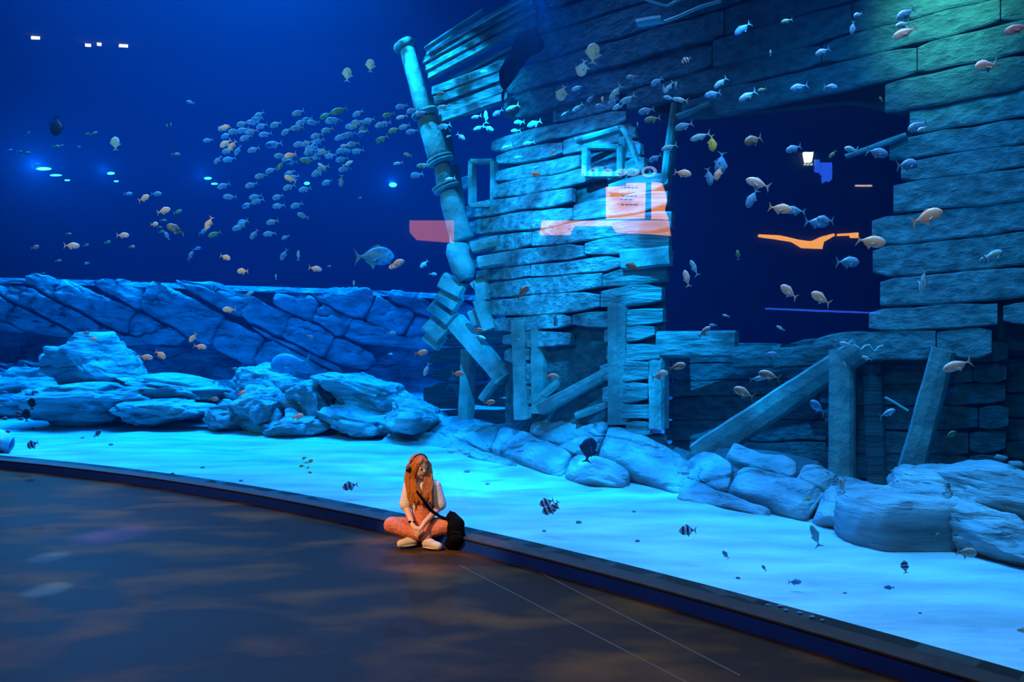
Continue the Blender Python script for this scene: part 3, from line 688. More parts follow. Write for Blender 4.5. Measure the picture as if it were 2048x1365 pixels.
# ------------------------------------------------------------------ café front on the hall's left wall, seen mirrored in the glass
WX = -12.9
def mirror(px, py):
    t = (px-CX0)/F; d = glass_d(px); P = Vector((t*d, d)); n = (Vector(GC)-P).normalized(); i = Vector((t, 1)); r = i-2*i.dot(n)*n
    L = (WX-P.x)/r.x; Q = P+r*L; z = H-(py-CY0)/F*(d+L); return Vector((WX, Q.y, z))
def mirror_c(px, py, zc=7.59):
    t = (px-CX0)/F; d = glass_d(px); P = Vector((t*d, d)); n = (Vector(GC)-P).normalized(); i = Vector((t, 1)); r = i-2*i.dot(n)*n
    L = (zc-H)*F/(CY0-py)-d; Q = P+r*L; return Vector((Q.x, Q.y, zc))
def em(name, c, s): return mat(name, (.5, .4, .3), .6, emit=c, es=s)
def mpanel(name, pts, m, th=.05, parent=None, out=0.0):
    if name == 'ceiling_tube':
        P = [mirror_c(*p) for p in pts]; v, f = prism(P, [p-Vector((0, 0, th)) for p in P]); return mk(name, v, f, m, base=tuple(P[0]))
    P = [mirror(*p)+Vector((out, 0, 0)) for p in pts]; v, f = prism(P, [p-Vector((th, 0, 0)) for p in P]); b = min(P, key=lambda q: q.z); return mk(name, v, f, m, parent, base=tuple(b))
M_or = em('lit_orange', (1, .34, .06), 15); M_or2 = em('lit_orange_dim', (1, .28, .10), 5)
e = empty('menu_board', tuple(mirror(1258, 440))); tag(e, 'orange backlit menu board reflected in the glass over the stern', 'menu board')
mpanel('board', [(1213, 374), (1254, 372), (1254, 366), (1292, 366), (1290, 437), (1213, 438)], M_or, parent=e)
M_ink = mat('menu_ink', (.05, .04, .03), .6)
for y, xs in ((376, (1243, 1248, 1254, 1262, 1270, 1277)), (393, (1243, 1251, 1260, 1268, 1275)), (400, (1240, 1248, 1256, 1266)), (410, (1242, 1250, 1258, 1266, 1277))):
    for a, b in zip(xs, xs[1:]): mpanel('print_line', [(a, y-1.2), (b-2, y-1.2), (b-2, y+1), (a, y+1)], M_ink, .01, e, out=.02)
o = mpanel('menu_board', [(1304, 364), (1324, 366), (1332, 388), (1334, 402), (1330, 420), (1338, 439), (1304, 438)], M_or); tag(o, 'narrow orange lit board right of the menu board, reflected in the glass', 'menu board')
o = mpanel('counter', [(1085, 441), (1338, 441), (1342, 472), (1300, 468), (1235, 466), (1225, 452), (1150, 452), (1140, 470), (1080, 470)], em('lit_counter', (1, .36, .11), 11)); tag(o, 'long orange lit counter front reflected under the menu board', 'counter')
o = mpanel('counter', [(820, 441), (908, 441), (908, 486), (834, 480), (820, 464)], M_or2); tag(o, 'dim brick-coloured counter end reflected beside the carved mast', 'counter')
o = mpanel('canopy_light', [(1518, 469), (1560, 471), (1600, 480), (1622, 483), (1645, 473), (1668, 467), (1670, 472), (1648, 484), (1645, 498), (1604, 496), (1585, 484), (1548, 478), (1518, 474)], em('canopy_orange', (1, .40, .05), 20)); tag(o, 'curved orange light strip reflected in the dark opening of the hull', 'light')
o = mpanel('canopy_light', [(1676, 468), (1718, 465), (1716, 476), (1703, 476), (1700, 471), (1676, 472)], em('canopy_orange', (1, .40, .05), 20)); tag(o, 'short orange light strip right of the curved one, by the ragged hull edge', 'light')
o = mpanel('strip_light', [(1712, 370), (1745, 370), (1745, 372.5), (1712, 372.5)], em('white_strip', (1, .8, .65), 12)); tag(o, 'short white light dash reflected beside the ragged hull edge', 'light')
o = mpanel('strip_light', [(1532, 616), (1640, 620), (1760, 625), (1760, 628), (1640, 624), (1532, 619)], em('blue_strip', (.03, .12, 1), 12)); tag(o, 'thin blue light line reflected low in the dark opening', 'light')
for i, (x0, x1, y) in enumerate(((62, 80, 73), (170, 182, 88), (194, 203, 86), (238, 256, 89))):
    o = mpanel('ceiling_tube', [(x0, y-.9), (x1, y-.1), (x1, y+1.1), (x0, y+.3)], em('white_tube', (1, .95, .9), 16)); tag(o, ['leftmost short white light dash reflected high in the dark water', 'small dim light dash, second of the four high reflections', 'tiny light dash, third of the four high reflections', 'rightmost white light dash of the four high reflections'][i], 'light', 'light dashes reflected high at the left')
# lantern and neon
e = empty('wall_lantern', tuple(mirror(1618, 330))); tag(e, 'glowing square wall lantern reflected in the dark opening', 'lantern')
mpanel('lantern_glass', [(1609, 304), (1627, 304), (1625, 316), (1624, 324), (1613, 324), (1611, 316)], em('lantern_glow', (.75, 1, .8), 34), .12, e)
mpanel('lantern_cap', [(1607, 300), (1629, 300), (1627, 304), (1609, 304)], M_blackp, .16, e)
for a in (1611, 1617.5, 1624): mpanel('foot', [(a-1.5, 327), (a+1.5, 327), (a+1.5, 330), (a-1.5, 330)], em('lantern_glow2', (.7, 1, .8), 12), .06, e)
e = empty('neon_sign', tuple(mirror(1645, 368))); tag(e, 'blue neon sign of close upright tubes reflected beside the lantern', 'neon sign')
M_neon = em('neon_blue', (.02, .12, 1), 13)
for i in range(10):
    x = 1630+i*3.6; yt = 319 if i < 3 else 325; yb = (344, 345, 345, 350, 366, 364, 362, 364, 362, 358)[i]
    k = 5; seg_ = [(x+(1.0 if q % 2 else -.6), yt+(yb-yt)*q/k) for q in range(k+1)]
    P = [(a, b) for a, b in seg_]+[(a+1.9, b) for a, b in reversed(seg_)]
    mpanel('tube', P, M_neon, .04, e)
# lettering
def letters():
    e = empty('shop_sign', tuple(mirror(1245, 352))); tag(e, 'pale blue shop lettering reading Oceani, reflected above the orange menu board', 'sign')
    m = em('sign_white', (.30, .55, 1), 10)
    for ch, cx, w_, ty, by in (('O', 1298, 30, 333, 354), ('c', 1267, 23, 337, 352), ('e', 1243, 24, 338, 352), ('a', 1213, 22, 338, 352), ('n', 1187, 17, 337, 351), ('i', 1167, 9, 332, 351)):
        cu = bpy.data.curves.new('letter', 'FONT'); cu.body = ch; cu.size = 1; cu.extrude = .03; cu.offset = .012
        t = bpy.data.objects.new('letter', cu); COL.objects.link(t); bpy.context.view_layer.update()
        me = bpy.data.meshes.new_from_object(t.evaluated_get(bpy.context.evaluated_depsgraph_get())); COL.objects.unlink(t); bpy.data.objects.remove(t)
        xs = [v.co.x for v in me.vertices]; ys = [v.co.y for v in me.vertices]; x0, x1, y0, y1 = min(xs), max(xs), min(ys), max(ys)
        for v in me.vertices:
            # the letter reads normally from the hall; the mirror flips it
            s = (v.co.x-x0)/(x1-x0); tt = (v.co.y-y0)/(y1-y0); p = mirror(cx+w_/2-s*w_, by+(ty-by)*tt); z = v.co.z
            v.co = p+Vector((z, 0, 0))-Vector(e.location)
        me.materials.append(m); o = bpy.data.objects.new('letter', me); COL.objects.link(o); o.parent = e
letters()

# ------------------------------------------------------------------ fish
def loft_body(deep, wide, name, m, sub=14):
    secs = [(.50, .012), (.485, .045), (.46, .085), (.41, .14), (.34, .185), (.25, .215), (.15, .225), (.05, .215), (-.05, .185), (-.15, .14), (-.24, .085), (-.31, .045), (-.36, .032), (-.395, .036)]
    v = []; f = []; n = sub
    for x, h in secs:
        zc = .012*(1-abs(x)); hh = h*deep; ww = h*wide*(.95 if x > -.2 else .7)
        for i in range(n):
            a = 2*pi*i/n; s = sin(a); c = cos(a); v.append((x, math.copysign(abs(c)**.9, c)*ww, zc+s*hh*(1.0 if s > 0 else .92)))
    k = len(secs)
    for q in range(k-1):
        for i in range(n): f.append((q*n+i, q*n+(i+1) % n, (q+1)*n+(i+1) % n, (q+1)*n+i))
    f += [tuple(range(n))[::-1], tuple((k-1)*n+i for i in range(n))]
    me = bpy.data.meshes.new(name); me.from_pydata(v, [], f); me.materials.append(m)
    for p in me.polygons: p.use_smooth = True
    return me
def fin_mesh(pts, th, m, name):
    v, f = prism([(x, -th, z) for x, z in pts], [(x, th, z) for x, z in pts]); me = bpy.data.meshes.new(name); me.from_pydata(v, [], f); me.materials.append(m); return me
def pec_mesh(side, m):
    v, f = prism([(.16, side*.085, -.02), (.13, side*.10, -.07), (-.02, side*.17, -.12), (-.05, side*.16, -.08)], [(.16, side*.09, -.02), (.13, side*.108, -.07), (-.02, side*.178, -.12), (-.05, side*.168, -.08)])
    me = bpy.data.meshes.new('pectoral_fin'); me.from_pydata(v, [], f); me.materials.append(m); return me
def eye_mesh(x, y, z, r, m):
    bm = bmesh.new(); bmesh.ops.create_icosphere(bm, subdivisions=1, radius=r); bmesh.ops.translate(bm, verts=bm.verts, vec=(x, y, z)); me = bpy.data.meshes.new('eye'); bm.to_mesh(me); bm.free(); me.materials.append(m)
    return me
def fmat(name, col, col2, scale=9, rough=.45, stripes=False):
    if name in MATS: return MATS[name]
    m = mat(name, col, rough, var=.5, vscale=scale, col2=col2, spec=.5)
    if stripes:
        N = m.node_tree.nodes; L = m.node_tree.links; b = N['Principled BSDF']; tc = N.new('ShaderNodeTexCoord'); wv = N.new('ShaderNodeTexWave'); wv.inputs['Scale'].default_value = 1.15; wv.inputs['Distortion'].default_value = 1.5
        r = N.new('ShaderNodeValToRGB'); r.color_ramp.interpolation = 'CONSTANT'; r.color_ramp.elements[0].color = (*col2, 1); r.color_ramp.elements[1].color = (*col, 1); r.color_ramp.elements[1].position = .45
        L.new(tc.outputs['Object'], wv.inputs[0]); L.new(wv.outputs['Fac'], r.inputs[0]); L.new(r.outputs[0], b.inputs['Base Color'])
    return m
ST = {  # style: colours, depth, width, adjective
 'w': ((1, .93, .82), (.9, .6, .42), 1.0, .42, 'warm silver'),
 'W': ((.95, .9, .85), (.75, .7, .65), .85, .42, 'bright white silver'),
 'b': ((.16, .55, .85), (.06, .22, .40), .92, .42, 'blue-lit silver'),  # same species as the warm silver, blue light put into its colour
 'g': ((.18, .42, .22), (.05, .20, .12), .85, .42, 'dark green'),
 'c': ((.35, .9, 1), (.15, .5, .65), .70, .40, 'pale cyan'),
 'r': ((.60, .38, .45), (.32, .18, .25), 1.0, .42, 'dull mauve'),
 'k': ((.012, .02, .05), (.004, .006, .02), 1.45, .35, 'black'),
 's': ((.65, .75, .8), (.01, .03, .10), 1.25, .35, 'dark-barred'),
 'o': ((.42, .30, .20), (.20, .13, .09), 1.0, .42, 'brown speckled'),
 'y': ((.9, .75, .15), (.6, .45, .05), 1.1, .4, 'small yellow'),
 'e': ((.55, .95, 1), (.3, .75, .9), 1.5, .30, 'round disc-shaped'),
 'm': ((.10, .40, .62), (.05, .2, .34), 1.15, .55, 'heavy dull blue'),
}
PROTO = {}
M_eye = mat('fish_eye', (.005, .005, .008), .2, spec=.6)
def proto(s):
    if s in PROTO: return PROTO[s]
    c, c2, dp, wd, adj = ST[s]; m = fmat('fish_'+adj.replace(' ', '_').replace('-', '_'), c, c2, stripes=(s == 's')); fm = fmat('fin_'+adj.replace(' ', '_').replace('-', '_'), tuple(.6*a+.4*b for a, b in zip((.2, .45, .35), c)) if s != 'k' else c, c2)
    h = .2*dp
    parts = [('tail_fin', fin_mesh([(-.37, .035), (-.43, .085), (-.54, .24), (-.50, .10), (-.47, .0), (-.50, -.10), (-.54, -.24), (-.43, -.085), (-.37, -.035)], .006, fm, 'tail_fin')),
             ('dorsal_fin', fin_mesh([(.22, h*.95), (.10, h*1.42), (.02, h*1.35), (-.10, h*.98), (-.27, h*.48), (-.24, h*.25), (.0, h*.85)], .005, fm, 'dorsal_fin')),
             ('anal_fin', fin_mesh([(.02, -h*.8), (-.06, -h*1.45), (-.12, -h*1.0), (-.27, -h*.45), (-.2, -h*.2)], .005, fm, 'anal_fin')),
             ('pectoral_fin', pec_mesh(1, fm)), ('pectoral_fin', pec_mesh(-1, fm)),
             ('eye', eye_mesh(.39, .055*wd/.42, .035, .022, M_eye)), ('eye', eye_mesh(.39, -.055*wd/.42, .035, .022, M_eye))]
    PROTO[s] = (loft_body(dp, wd, 'fish', m), parts); return PROTO[s]
FISH = []; SCH = []
def hull_limit(px, py):
    lim = 99
    if py < 690 and (px > 1800 or (px > 1000 and py < 215) or 925 < px < 1350): lim = d_hull(px)-1.3
    elif px > 840: lim = d_hull(px)-1.5
    if py > 760: lim = min(lim, dsand(py)*.93)
    if py > 690: lim = min(lim, 11 if px < 900 else 8.3)
    return lim
SCHOOL = 'blue-lit silver fish of the dense school'
def fish(px, py, ln, ang, s, frac=.35, label=None, group=None, yaw=None, cat='fish', d=None):
    body, parts = proto(s); g = glass_d(px)+.12; rr = random.Random(px*13+py*7)
    if d is None:
        far = min(g+5.0, hull_limit(px, py)); far = max(far, g+.5); d = g+.22+(far-g-.3)*frac*rr.uniform(.8, 1.2)
    c = U(px, py, d); L = ln*d/F; a = radians(ang); psi = radians(rr.uniform(-22, 22) if yaw is None else yaw)
    fx = Vector((cos(a)*cos(psi), sin(psi)*abs(cos(a)), sin(a))).normalized()
    up = Vector((0, 0, 1)) if abs(cos(a)) > .25 else Vector((-1 if (ang % 360) < 180 else 1, 0, .0))
    z = (up-fx*up.dot(fx)).normalized(); y = z.cross(fx)
    o = bpy.data.objects.new('fish', body); COL.objects.link(o)
    sag = noise.noise(Vector((px, py, 0)))
    o.matrix_world = Matrix(((fx.x*L, y.x*L, z.x*L, c.x), (fx.y*L, y.y*L, z.y*L, c.y), (fx.z*L, y.z*L, z.z*L, c.z), (0, 0, 0, 1)))
    o['category'] = cat
    if group: o['group'] = group
    for n, me in (parts if ln >= 18 else parts[:2]):
        k = bpy.data.objects.new(n, me); COL.objects.link(k); k.parent = o
    if label and 'dense' in (group or '')+label and s in 'bgwc' and group: SCH.append((o, px, py, s))
    elif label: o['label'] = label
    else: FISH.append((o, px, py, ln, ang, s))
    return o
# the school: left of the mast
def S(cx, cy): return 380+cx/3.592, 180+cy/3.592
sch = [(130, 363, 20), (245, 275), (260, 330), (200, 505, 21, 230), (270, 440), (345, 435, 24, 238), (280, 500), (375, 245), (380, 290), (400, 345), (320, 300), (440, 300), (450, 235), (495, 180), (515, 260), (540, 320), (600, 393, 34), (455, 430), (615, 250, 28), (690, 300), (775, 165), (800, 235), (770, 275), (840, 215), (885, 235), (985, 290), (1030, 220, 34), (910, 330), (840, 385), (785, 390), (920, 370), (870, 420), (930, 440), (920, 480), (650, 475), (710, 490, 30), (725, 520), (1010, 475), (1085, 435), (1090, 500), (1110, 570), (955, 560), (920, 595, 30), (985, 665), (1085, 655, 24, 265), (715, 600), (710, 700), (825, 715), (765, 830), (635, 835), (630, 770), (580, 580), (510, 620), (440, 685), (470, 770), (485, 800), (410, 830), (810, 905, 24, 160), (590, 950), (570, 1035, 26, 190), (685, 1060, 18), (675, 1185, 26, 240), (460, 1040, 24, 235), (1205, 170), (1155, 260), (1120, 330), (1080, 340), (1150, 320), (1240, 310), (1285, 220), (1170, 390), (1205, 440), (1130, 440), (1520, 120), (1600, 150), (1370, 250), (1400, 245), (1540, 265), (1595, 300), (380, 950), (345, 990), (240, 690), (285, 770), (480, 215), (1200, 235), (1240, 240), (860, 445), (900, 400), (1665, 545, 22, 190), (1630, 610, 26), (1665, 170), (960, 450), (880, 475), (1180, 260), (740, 630)]
for t in sch:
    x, y = S(t[0], t[1]); l = t[2] if len(t) > 2 else 26; a = t[3] if len(t) > 3 else 198+noise.noise(Vector((x*.1, y*.1, 0)))*22
    fish(x, y, l, a, 'b', .45, 'small blue-lit silver fish in the dense slanting school left of the carved mast', SCHOOL)
for x, y, l, a in ((975, 185, 28, 200), (1070, 150, 34, 205), (840, 510, 30, 175), (650, 545, 22, 240), (1465, 290, 28, 195), (1375, 355, 30, 205), (1425, 180, 26, 200), (1240, 280, 28, 250)):
    px, py = S(x, y); fish(px, py, l, a, 'g', .45, 'small dark green fish mixed into the dense school left of the mast', 'dark green fish of the dense school')
for x, y, l, a in ((255, 385, 26, 215), (245, 270, 22, 10), (200, 505, 1, 0), (720, 470, 24, 200), (720, 640, 24, 160), (305, 400, 24, 235), (1135, 530, 24, 20), (1110, 400, 18, 190), (945, 545, 20, 150), (1520, 195, 24, 195)):
    if l < 5: continue
    px, py = S(x, y); fish(px, py, l, a, 'w' if px < 600 else 'c', .25, 'paler fish catching the light inside the dense school left of the mast' , 'paler fish inside the dense school')

FL = [
 # left, in front of the dark water
 (256, 388, 18, 0, 'b'), (288, 397, 26, 20, 'w'), (313, 388, 22, 0, 'b'), (328, 422, 28, 15, 'w'), (356, 424, 18, 20, 'g'), (309, 449, 20, 0, 'w'), (327, 441, 13, 0, 'g'), (320, 455, 10, 0, 'g'), (323, 464, 14, 10, 'g'), (334, 472, 18, 120, 'b'),
 (246, 471, 24, 0, 'w'), (144, 492, 28, 0, 'w'), (137, 468, 12, 0, 'g'), (172, 491, 14, 10, 'g'), (215, 485, 16, 10, 'g'), (117, 522, 12, 10, 'g'), (174, 527, 13, 190, 'b'), (70, 495, 18, 10, 'r'), (264, 494, 14, 0, 'r'), (394, 498, 16, 20, 'b'), (381, 512, 20, 60, 'b'),
 (451, 515, 24, 340, 'w'), (485, 543, 26, 180, 'w'), (418, 447, 28, 245, 'w'), (406, 464, 22, 20, 'b'), (429, 469, 26, 205, 'g'), (484, 450, 30, 215, 'b'), (507, 472, 18, 230, 'b'), (352, 309, 17, 0, 'g'), (334, 252, 9, 100, 'g'), (342, 250, 9, 100, 'g'), (381, 205, 17, 165, 'b'),
 (55, 268, 14, 30, 'g'), (174, 268, 11, 0, 'g'), (188, 267, 14, 25, 'g'), (113, 293, 14, 0, 'g'), (123, 291, 9, 0, 'g'), (158, 294, 10, 180, 'b'), (231, 287, 27, 92, 'e'), (20, 300, 9, 0, 'b'), (39, 303, 10, 0, 'g'), (53, 307, 15, 20, 'g'), (71, 331, 16, 20, 'c'), (71, 549, 9, 0, 'g'), (86, 547, 9, 0, 'g'),
 (512, 238, 20, 200, 'b'), (631, 538, 26, 350, 'w'), (795, 527, 30, 20, 'w'), (788, 533, 22, 200, 'w'), (848, 529, 22, 225, 'b'), (866, 549, 17, 0, 'b'), (658, 533, 9, 0, 'b'), (720, 396, 9, 0, 'b'), (597, 511, 20, 88, 'c'), (815, 310, 18, 165, 'g'), (796, 327, 20, 195, 'c'), (846, 331, 24, 200, 'g'), (833, 351, 26, 200, 'b'), (741, 131, 26, 88, 'e'), (695, 149, 28, 85, 'e'), (552, 554, 12, 90, 'c'), (708, 568, 14, 90, 'c'),
 # around the mast, deck panels and stern
 (883, 187, 20, 195, 'g'), (967, 143, 14, 190, 'g'), (939, 153, 13, 100, 'g'), (886, 214, 26, 195, 'c'), (900, 358, 22, 190, 'c'), (888, 253, 28, 200, 'b'), (922, 274, 22, 320, 'b'), (897, 273, 11, 200, 'b'), (952, 234, 22, 190, 'c'), (972, 234, 26, 92, 'c'), (957, 256, 24, 200, 'c'), (977, 257, 22, 340, 'b'), (995, 226, 24, 210, 'b'), (1024, 216, 30, 200, 'c'),
 (1068, 248, 30, 200, 'b'), (1038, 245, 22, 190, 'b'), (1031, 262, 20, 190, 'b'), (1013, 294, 22, 200, 'c'), (1057, 288, 26, 200, 'b'), (1036, 315, 16, 200, 'c'), (1106, 305, 14, 40, 'w'), (1074, 335, 16, 200, 'c'), (1070, 349, 24, 350, 'w'), (1124, 187, 32, 250, 'e'), (1155, 176, 26, 200, 'c'), (1181, 198, 20, 230, 'b'), (1155, 216, 26, 215, 'c'), (1130, 228, 20, 215, 'c'),
 (1187, 107, 42, 85, 'e'), (1165, 137, 34, 255, 'e'), (1205, 199, 12, 90, 'w'), (1202, 213, 26, 190, 'b'), (1231, 186, 40, 235, 'c'), (1254, 200, 38, 212, 'c'), (1239, 212, 32, 205, 'c'), (1226, 204, 26, 215, 'b'), (1292, 222, 32, 190, 'b'), (1263, 154, 22, 190, 'b'), (1275, 249, 10, 90, 'c'),
 (1314, 164, 30, 215, 'b'), (1327, 178, 17, 275, 'b'), (1338, 175, 28, 235, 'c'), (1352, 170, 14, 85, 'c'), (1338, 196, 26, 180, 'c'), (1360, 200, 30, 170, 'c'), (1373, 120, 22, 210, 's'), (1441, 166, 34, 220, 'c'), (1425, 189, 34, 195, 'b'), (1495, 192, 42, 210, 'c'), (1524, 180, 20, 200, 'g'), (1598, 175, 36, 195, 'b'), (1662, 175, 34, 0, 'b'),
 (1304, 239, 32, 188, 'g'), (1367, 253, 36, 195, 'b'), (1400, 274, 40, 195, 'c'), (1338, 295, 34, 200, 'c'), (1310, 317, 28, 205, 'b'), (1366, 347, 34, 350, 'w'), (1506, 281, 44, 200, 'o'), (1587, 298, 36, 200, 'b'), (1702, 299, 36, 180, 'c'), (1437, 347, 30, 250, 'w'), (1418, 354, 36, 280, 'b'), (1515, 367, 48, 158, 'W'), (1665, 309, 20, 230, 'g'), (1424, 287, 34, 275, 'y'),
 (1485, 58, 36, 215, 'b'), (1705, 56, 28, 262, 'b'), (1541, 106, 12, 90, 'c'), (1645, 104, 32, 205, 'b'), (1716, 30, 24, 205, 'b'), (1573, 42, 22, 190, 'g'), (1811, 28, 44, 212, 'b'), (1805, 50, 40, 200, 'c'), (1809, 66, 46, 200, 'W'), (1972, 132, 60, 192, 'W'), (2033, 58, 44, 195, 'r'), (1835, 253, 46, 205, 'b'), (1845, 258, 26, 205, 'c'), (1762, 199, 12, 120, 'g'),
 (1755, 306, 48, 352, 'b'), (1815, 330, 54, 8, 'b'), (1855, 434, 60, 20, 'w'), (1743, 484, 54, 350, 'w'), (1696, 525, 52, 0, 'b'), (1986, 512, 60, 15, 'c'), (1969, 520, 44, 12, 'b'), (1846, 563, 50, 262, 'c'), (1388, 536, 34, 118, 'c'), (1373, 557, 34, 105, 'W'), (1577, 584, 42, 145, 'w'), (1641, 597, 44, 150, 'w'), (1452, 632, 15, 165, 'c'), (1561, 657, 18, 150, 'c'), (1409, 664, 30, 42, 'W'), (1426, 651, 16, 180, 'b'),
 (1561, 418, 44, 348, 'w'), (1589, 422, 40, 172, 'b'), (1634, 446, 50, 355, 'b'), (1650, 441, 42, 178, 'b'), (1504, 398, 44, 240, 'b'), (1476, 510, 20, 95, 'g'), (1046, 585, 34, 45, 'w'), (1265, 534, 30, 162, 'o'), (1269, 578, 17, 180, 'c'), (1111, 640, 28, 268, 'c'), (957, 660, 20, 345, 'w'), (961, 675, 24, 340, 'c'), (1036, 680, 10, 0, 'c'),
 # before the rocks
 (498, 588, 22, 20, 'c'), (458, 620, 26, 180, 'w'), (171, 667, 15, 0, 'r'), (186, 679, 18, 0, 'w'), (386, 676, 22, 235, 'w'), (401, 694, 24, 350, 'w'), (292, 715, 26, 350, 'w'), (321, 710, 28, 330, 'w'), (469, 738, 16, 350, 'b'), (484, 786, 18, 20, 'w'), (427, 799, 20, 0, 'w'), (283, 782, 14, 0, 'r'), (6, 786, 15, 0, 'b'), (72, 785, 13, 0, 'b'),
 (35, 827, 16, 0, 'r'), (7, 838, 16, 0, 'r'), (40, 839, 14, 0, 'r'), (53, 831, 26, 92, 'k'), (15, 864, 14, 0, 'r'), (195, 868, 22, 35, 'r'), (65, 890, 28, 200, 's'), (843, 706, 26, 10, 'w'), (916, 748, 24, 0, 'w'), (783, 667, 20, 0, 'b'), (620, 674, 18, 340, 'b'), (780, 709, 12, 0, 'b'), (596, 834, 24, 20, 'w'), (731, 784, 12, 0, 'g'), (570, 801, 8, 0, 'g'), (598, 807, 8, 0, 'g'), (853, 740, 28, 250, 'c'),
 (1104, 754, 30, 352, 'w'), (979, 806, 24, 10, 'w'), (1320, 751, 38, 15, 'w'), (1355, 734, 34, 15, 'w'), (1309, 861, 28, 350, 'b'), (1007, 797, 14, 0, 'c'), (1193, 817, 10, 0, 'c'), (1040, 903, 16, 10, 'c'), (1538, 752, 42, 165, 'w'), (1516, 758, 32, 10, 'c'), (1487, 786, 42, 155, 'w'), (1635, 815, 44, 145, 'b'), (1693, 690, 30, 165, 'c'), (1734, 717, 21, 160, 'c'), (1541, 709, 26, 0, 'b'), (1775, 827, 38, 20, 'c'), (1689, 728, 14, 300, 'c'),
 (1684, 972, 34, 110, 'W'), (1368, 947, 24, 0, 'c'), (1615, 1000, 15, 0, 'y'), (1793, 964, 12, 30, 'c'), (1914, 732, 54, 200, 'W'), (1901, 870, 28, 25, 'g'),
 (1375, 1062, 36, 180, 's'), (1451, 1110, 20, 130, 'b'), (1528, 1137, 16, 130, 'b'), (1590, 1165, 26, 0, 'b'), (1630, 1072, 46, 110, 'c'), (1810, 1134, 26, 100, 's'), (1778, 1176, 20, 180, 'b'), (1934, 1106, 46, 350, 'w'), (1873, 1075, 22, 50, 'g'), (2046, 1262, 22, 180, 'w'), (1869, 1308, 26, 10, 'w'), (2021, 1345, 30, 190, 's'), (1545, 1215, 18, 0, 'r'),
 (700, 973, 30, 190, 's'), (1093, 1006, 30, 200, 's'), (1100, 1020, 34, 205, 's'), (1110, 1014, 26, 240, 's'),
 (609, 917, 11, 200, 'y'), (620, 924, 14, 30, 'y'), (604, 933, 11, 180, 'y'), (619, 946, 11, 0, 'y'), (617, 936, 8, 200, 'y'), (611, 926, 8, 0, 'g'),
]
for t in FL:
    fr = {'w': .14, 'W': .2, 'b': .42, 'c': .35, 'g': .4, 'r': .2}.get(t[4], .3)
    fish(*t, frac=fr)
fish(351, 459, 36, 155, 'o', .25, 'long rusty fish trailing down right, among the small fish left of the school')
fish(750, 514, 76, 2, 'm', .6, 'large pale blue grouper swimming low in the dark water left of the mast', yaw=8)
fish(580, 728, 84, 186, 'm', label='large dull grouper resting over the bank under the stone ledge', yaw=10, d=13.2)
fish(112, 252, 40, 268, 'k', .5, 'dark deep-bodied fish with its tail up at the far left', yaw=20)
fish(1441, 328, 46, 262, 'm', .5, 'dark blue deep fish hanging head down behind a smaller silver fish', yaw=25)
fish(1178, 900, 50, 78, 'k', label='round black fish nose up against the pale rock shelf', yaw=20, d=8.0)
fish(64, 808, 24, 92, 'k', .4, 'thin dark upright fish over the low slab at the far left end')
# lionfish-like dark red fish over the sand
lf = fish(1582, 1199, 30, 195, 'o', .35, 'dark red fish with spread spiky fins just above the right sand')
M_spine = mat('red_spines', (.25, .04, .04), .6)
for i in range(9):
    a = radians(20+i*40); v, f = prism([(.1, -.02, 0), (.1, .02, 0), (.08, 0, .03)], [(.1+.5*cos(a)*.9, .35*sin(a), .3*sin(a*1.3)), (.1+.5*cos(a)*.9+.01, .35*sin(a), .3*sin(a*1.3)), (.1+.5*cos(a)*.9, .35*sin(a), .3*sin(a*1.3)+.01)])
    me = bpy.data.meshes.new('spine'); me.from_pydata(v, [], f); me.materials.append(M_spine); k = bpy.data.objects.new('spine', me); COL.objects.link(k); k.parent = lf

# automatic, true labels: look, heading, landmark, then rank among equals
LM = [(70, 300, 'by the leftmost far lamps'), (190, 490, 'low above the stone ledge'), (330, 440, 'below left of the school'), (470, 520, 'trailing under the school'), (650, 545, 'above the far ledge end'), (715, 140, 'left of the mast top'), (820, 330, 'just left of the leaning mast'), (200, 680, 'before the highest boulder'), (390, 690, 'before the dark hollow'), (450, 790, 'over the low boulders'), (60, 840, 'over the far left sand'), (600, 830, 'before the upright block'), (480, 600, 'against the stone ledge'), (800, 690, 'near the broken boards'), (900, 230, 'at the deck panels'), (980, 240, 'between deck and stern'), (1060, 310, 'over the top of the stern'), (1150, 200, 'left of the tangle'), (1180, 120, 'before the dark upper planks'), (1240, 205, 'in the tangle above the stern'), (1340, 180, 'at the thin post top'), (1350, 300, 'beside the thin post'), (1440, 180, 'over the dark opening'), (1600, 180, 'just above the dark opening'), (1500, 290, 'high in the dark opening'), (1700, 300, 'right in the dark opening'), (1580, 430, 'over the orange reflection'), (1600, 590, 'low in the dark opening'), (1380, 550, 'right beside the stern edge'), (1820, 50, 'on the green-lit planks'), (1640, 70, 'before the high dark planks'), (1980, 130, 'before the top right planks'), (1830, 260, 'at the ragged hull corner'), (1850, 430, 'before the ragged right hull'), (1980, 510, 'at the far right hull'), (1740, 500, 'at the ragged hull edge'), (1100, 600, 'before the stern planks'), (960, 665, 'by the broken stern corner'), (1000, 780, 'before the slanting timbers'), (1330, 750, 'by the square post'), (1510, 760, 'left of the diagonal beam'), (1700, 710, 'at the diagonal beam top'), (1780, 840, 'between the two posts'), (1910, 750, 'right of the leaning post'), (1350, 940, 'over the rock shelf'), (1650, 980, 'by the long cracked boulder'), (1420, 1080, 'over the bright middle sand'), (1580, 1170, 'below the cracked boulder'), (1790, 1150, 'below the stump-like boulder'), (1920, 1100, 'before the right-hand boulders'), (1950, 1300, 'over the lowest right sand'), (700, 970, 'left of the seated woman'), (1100, 1010, 'right of the seated woman'), (612, 930, 'in the tiny sand cluster'), (270, 290, 'left of the school')]
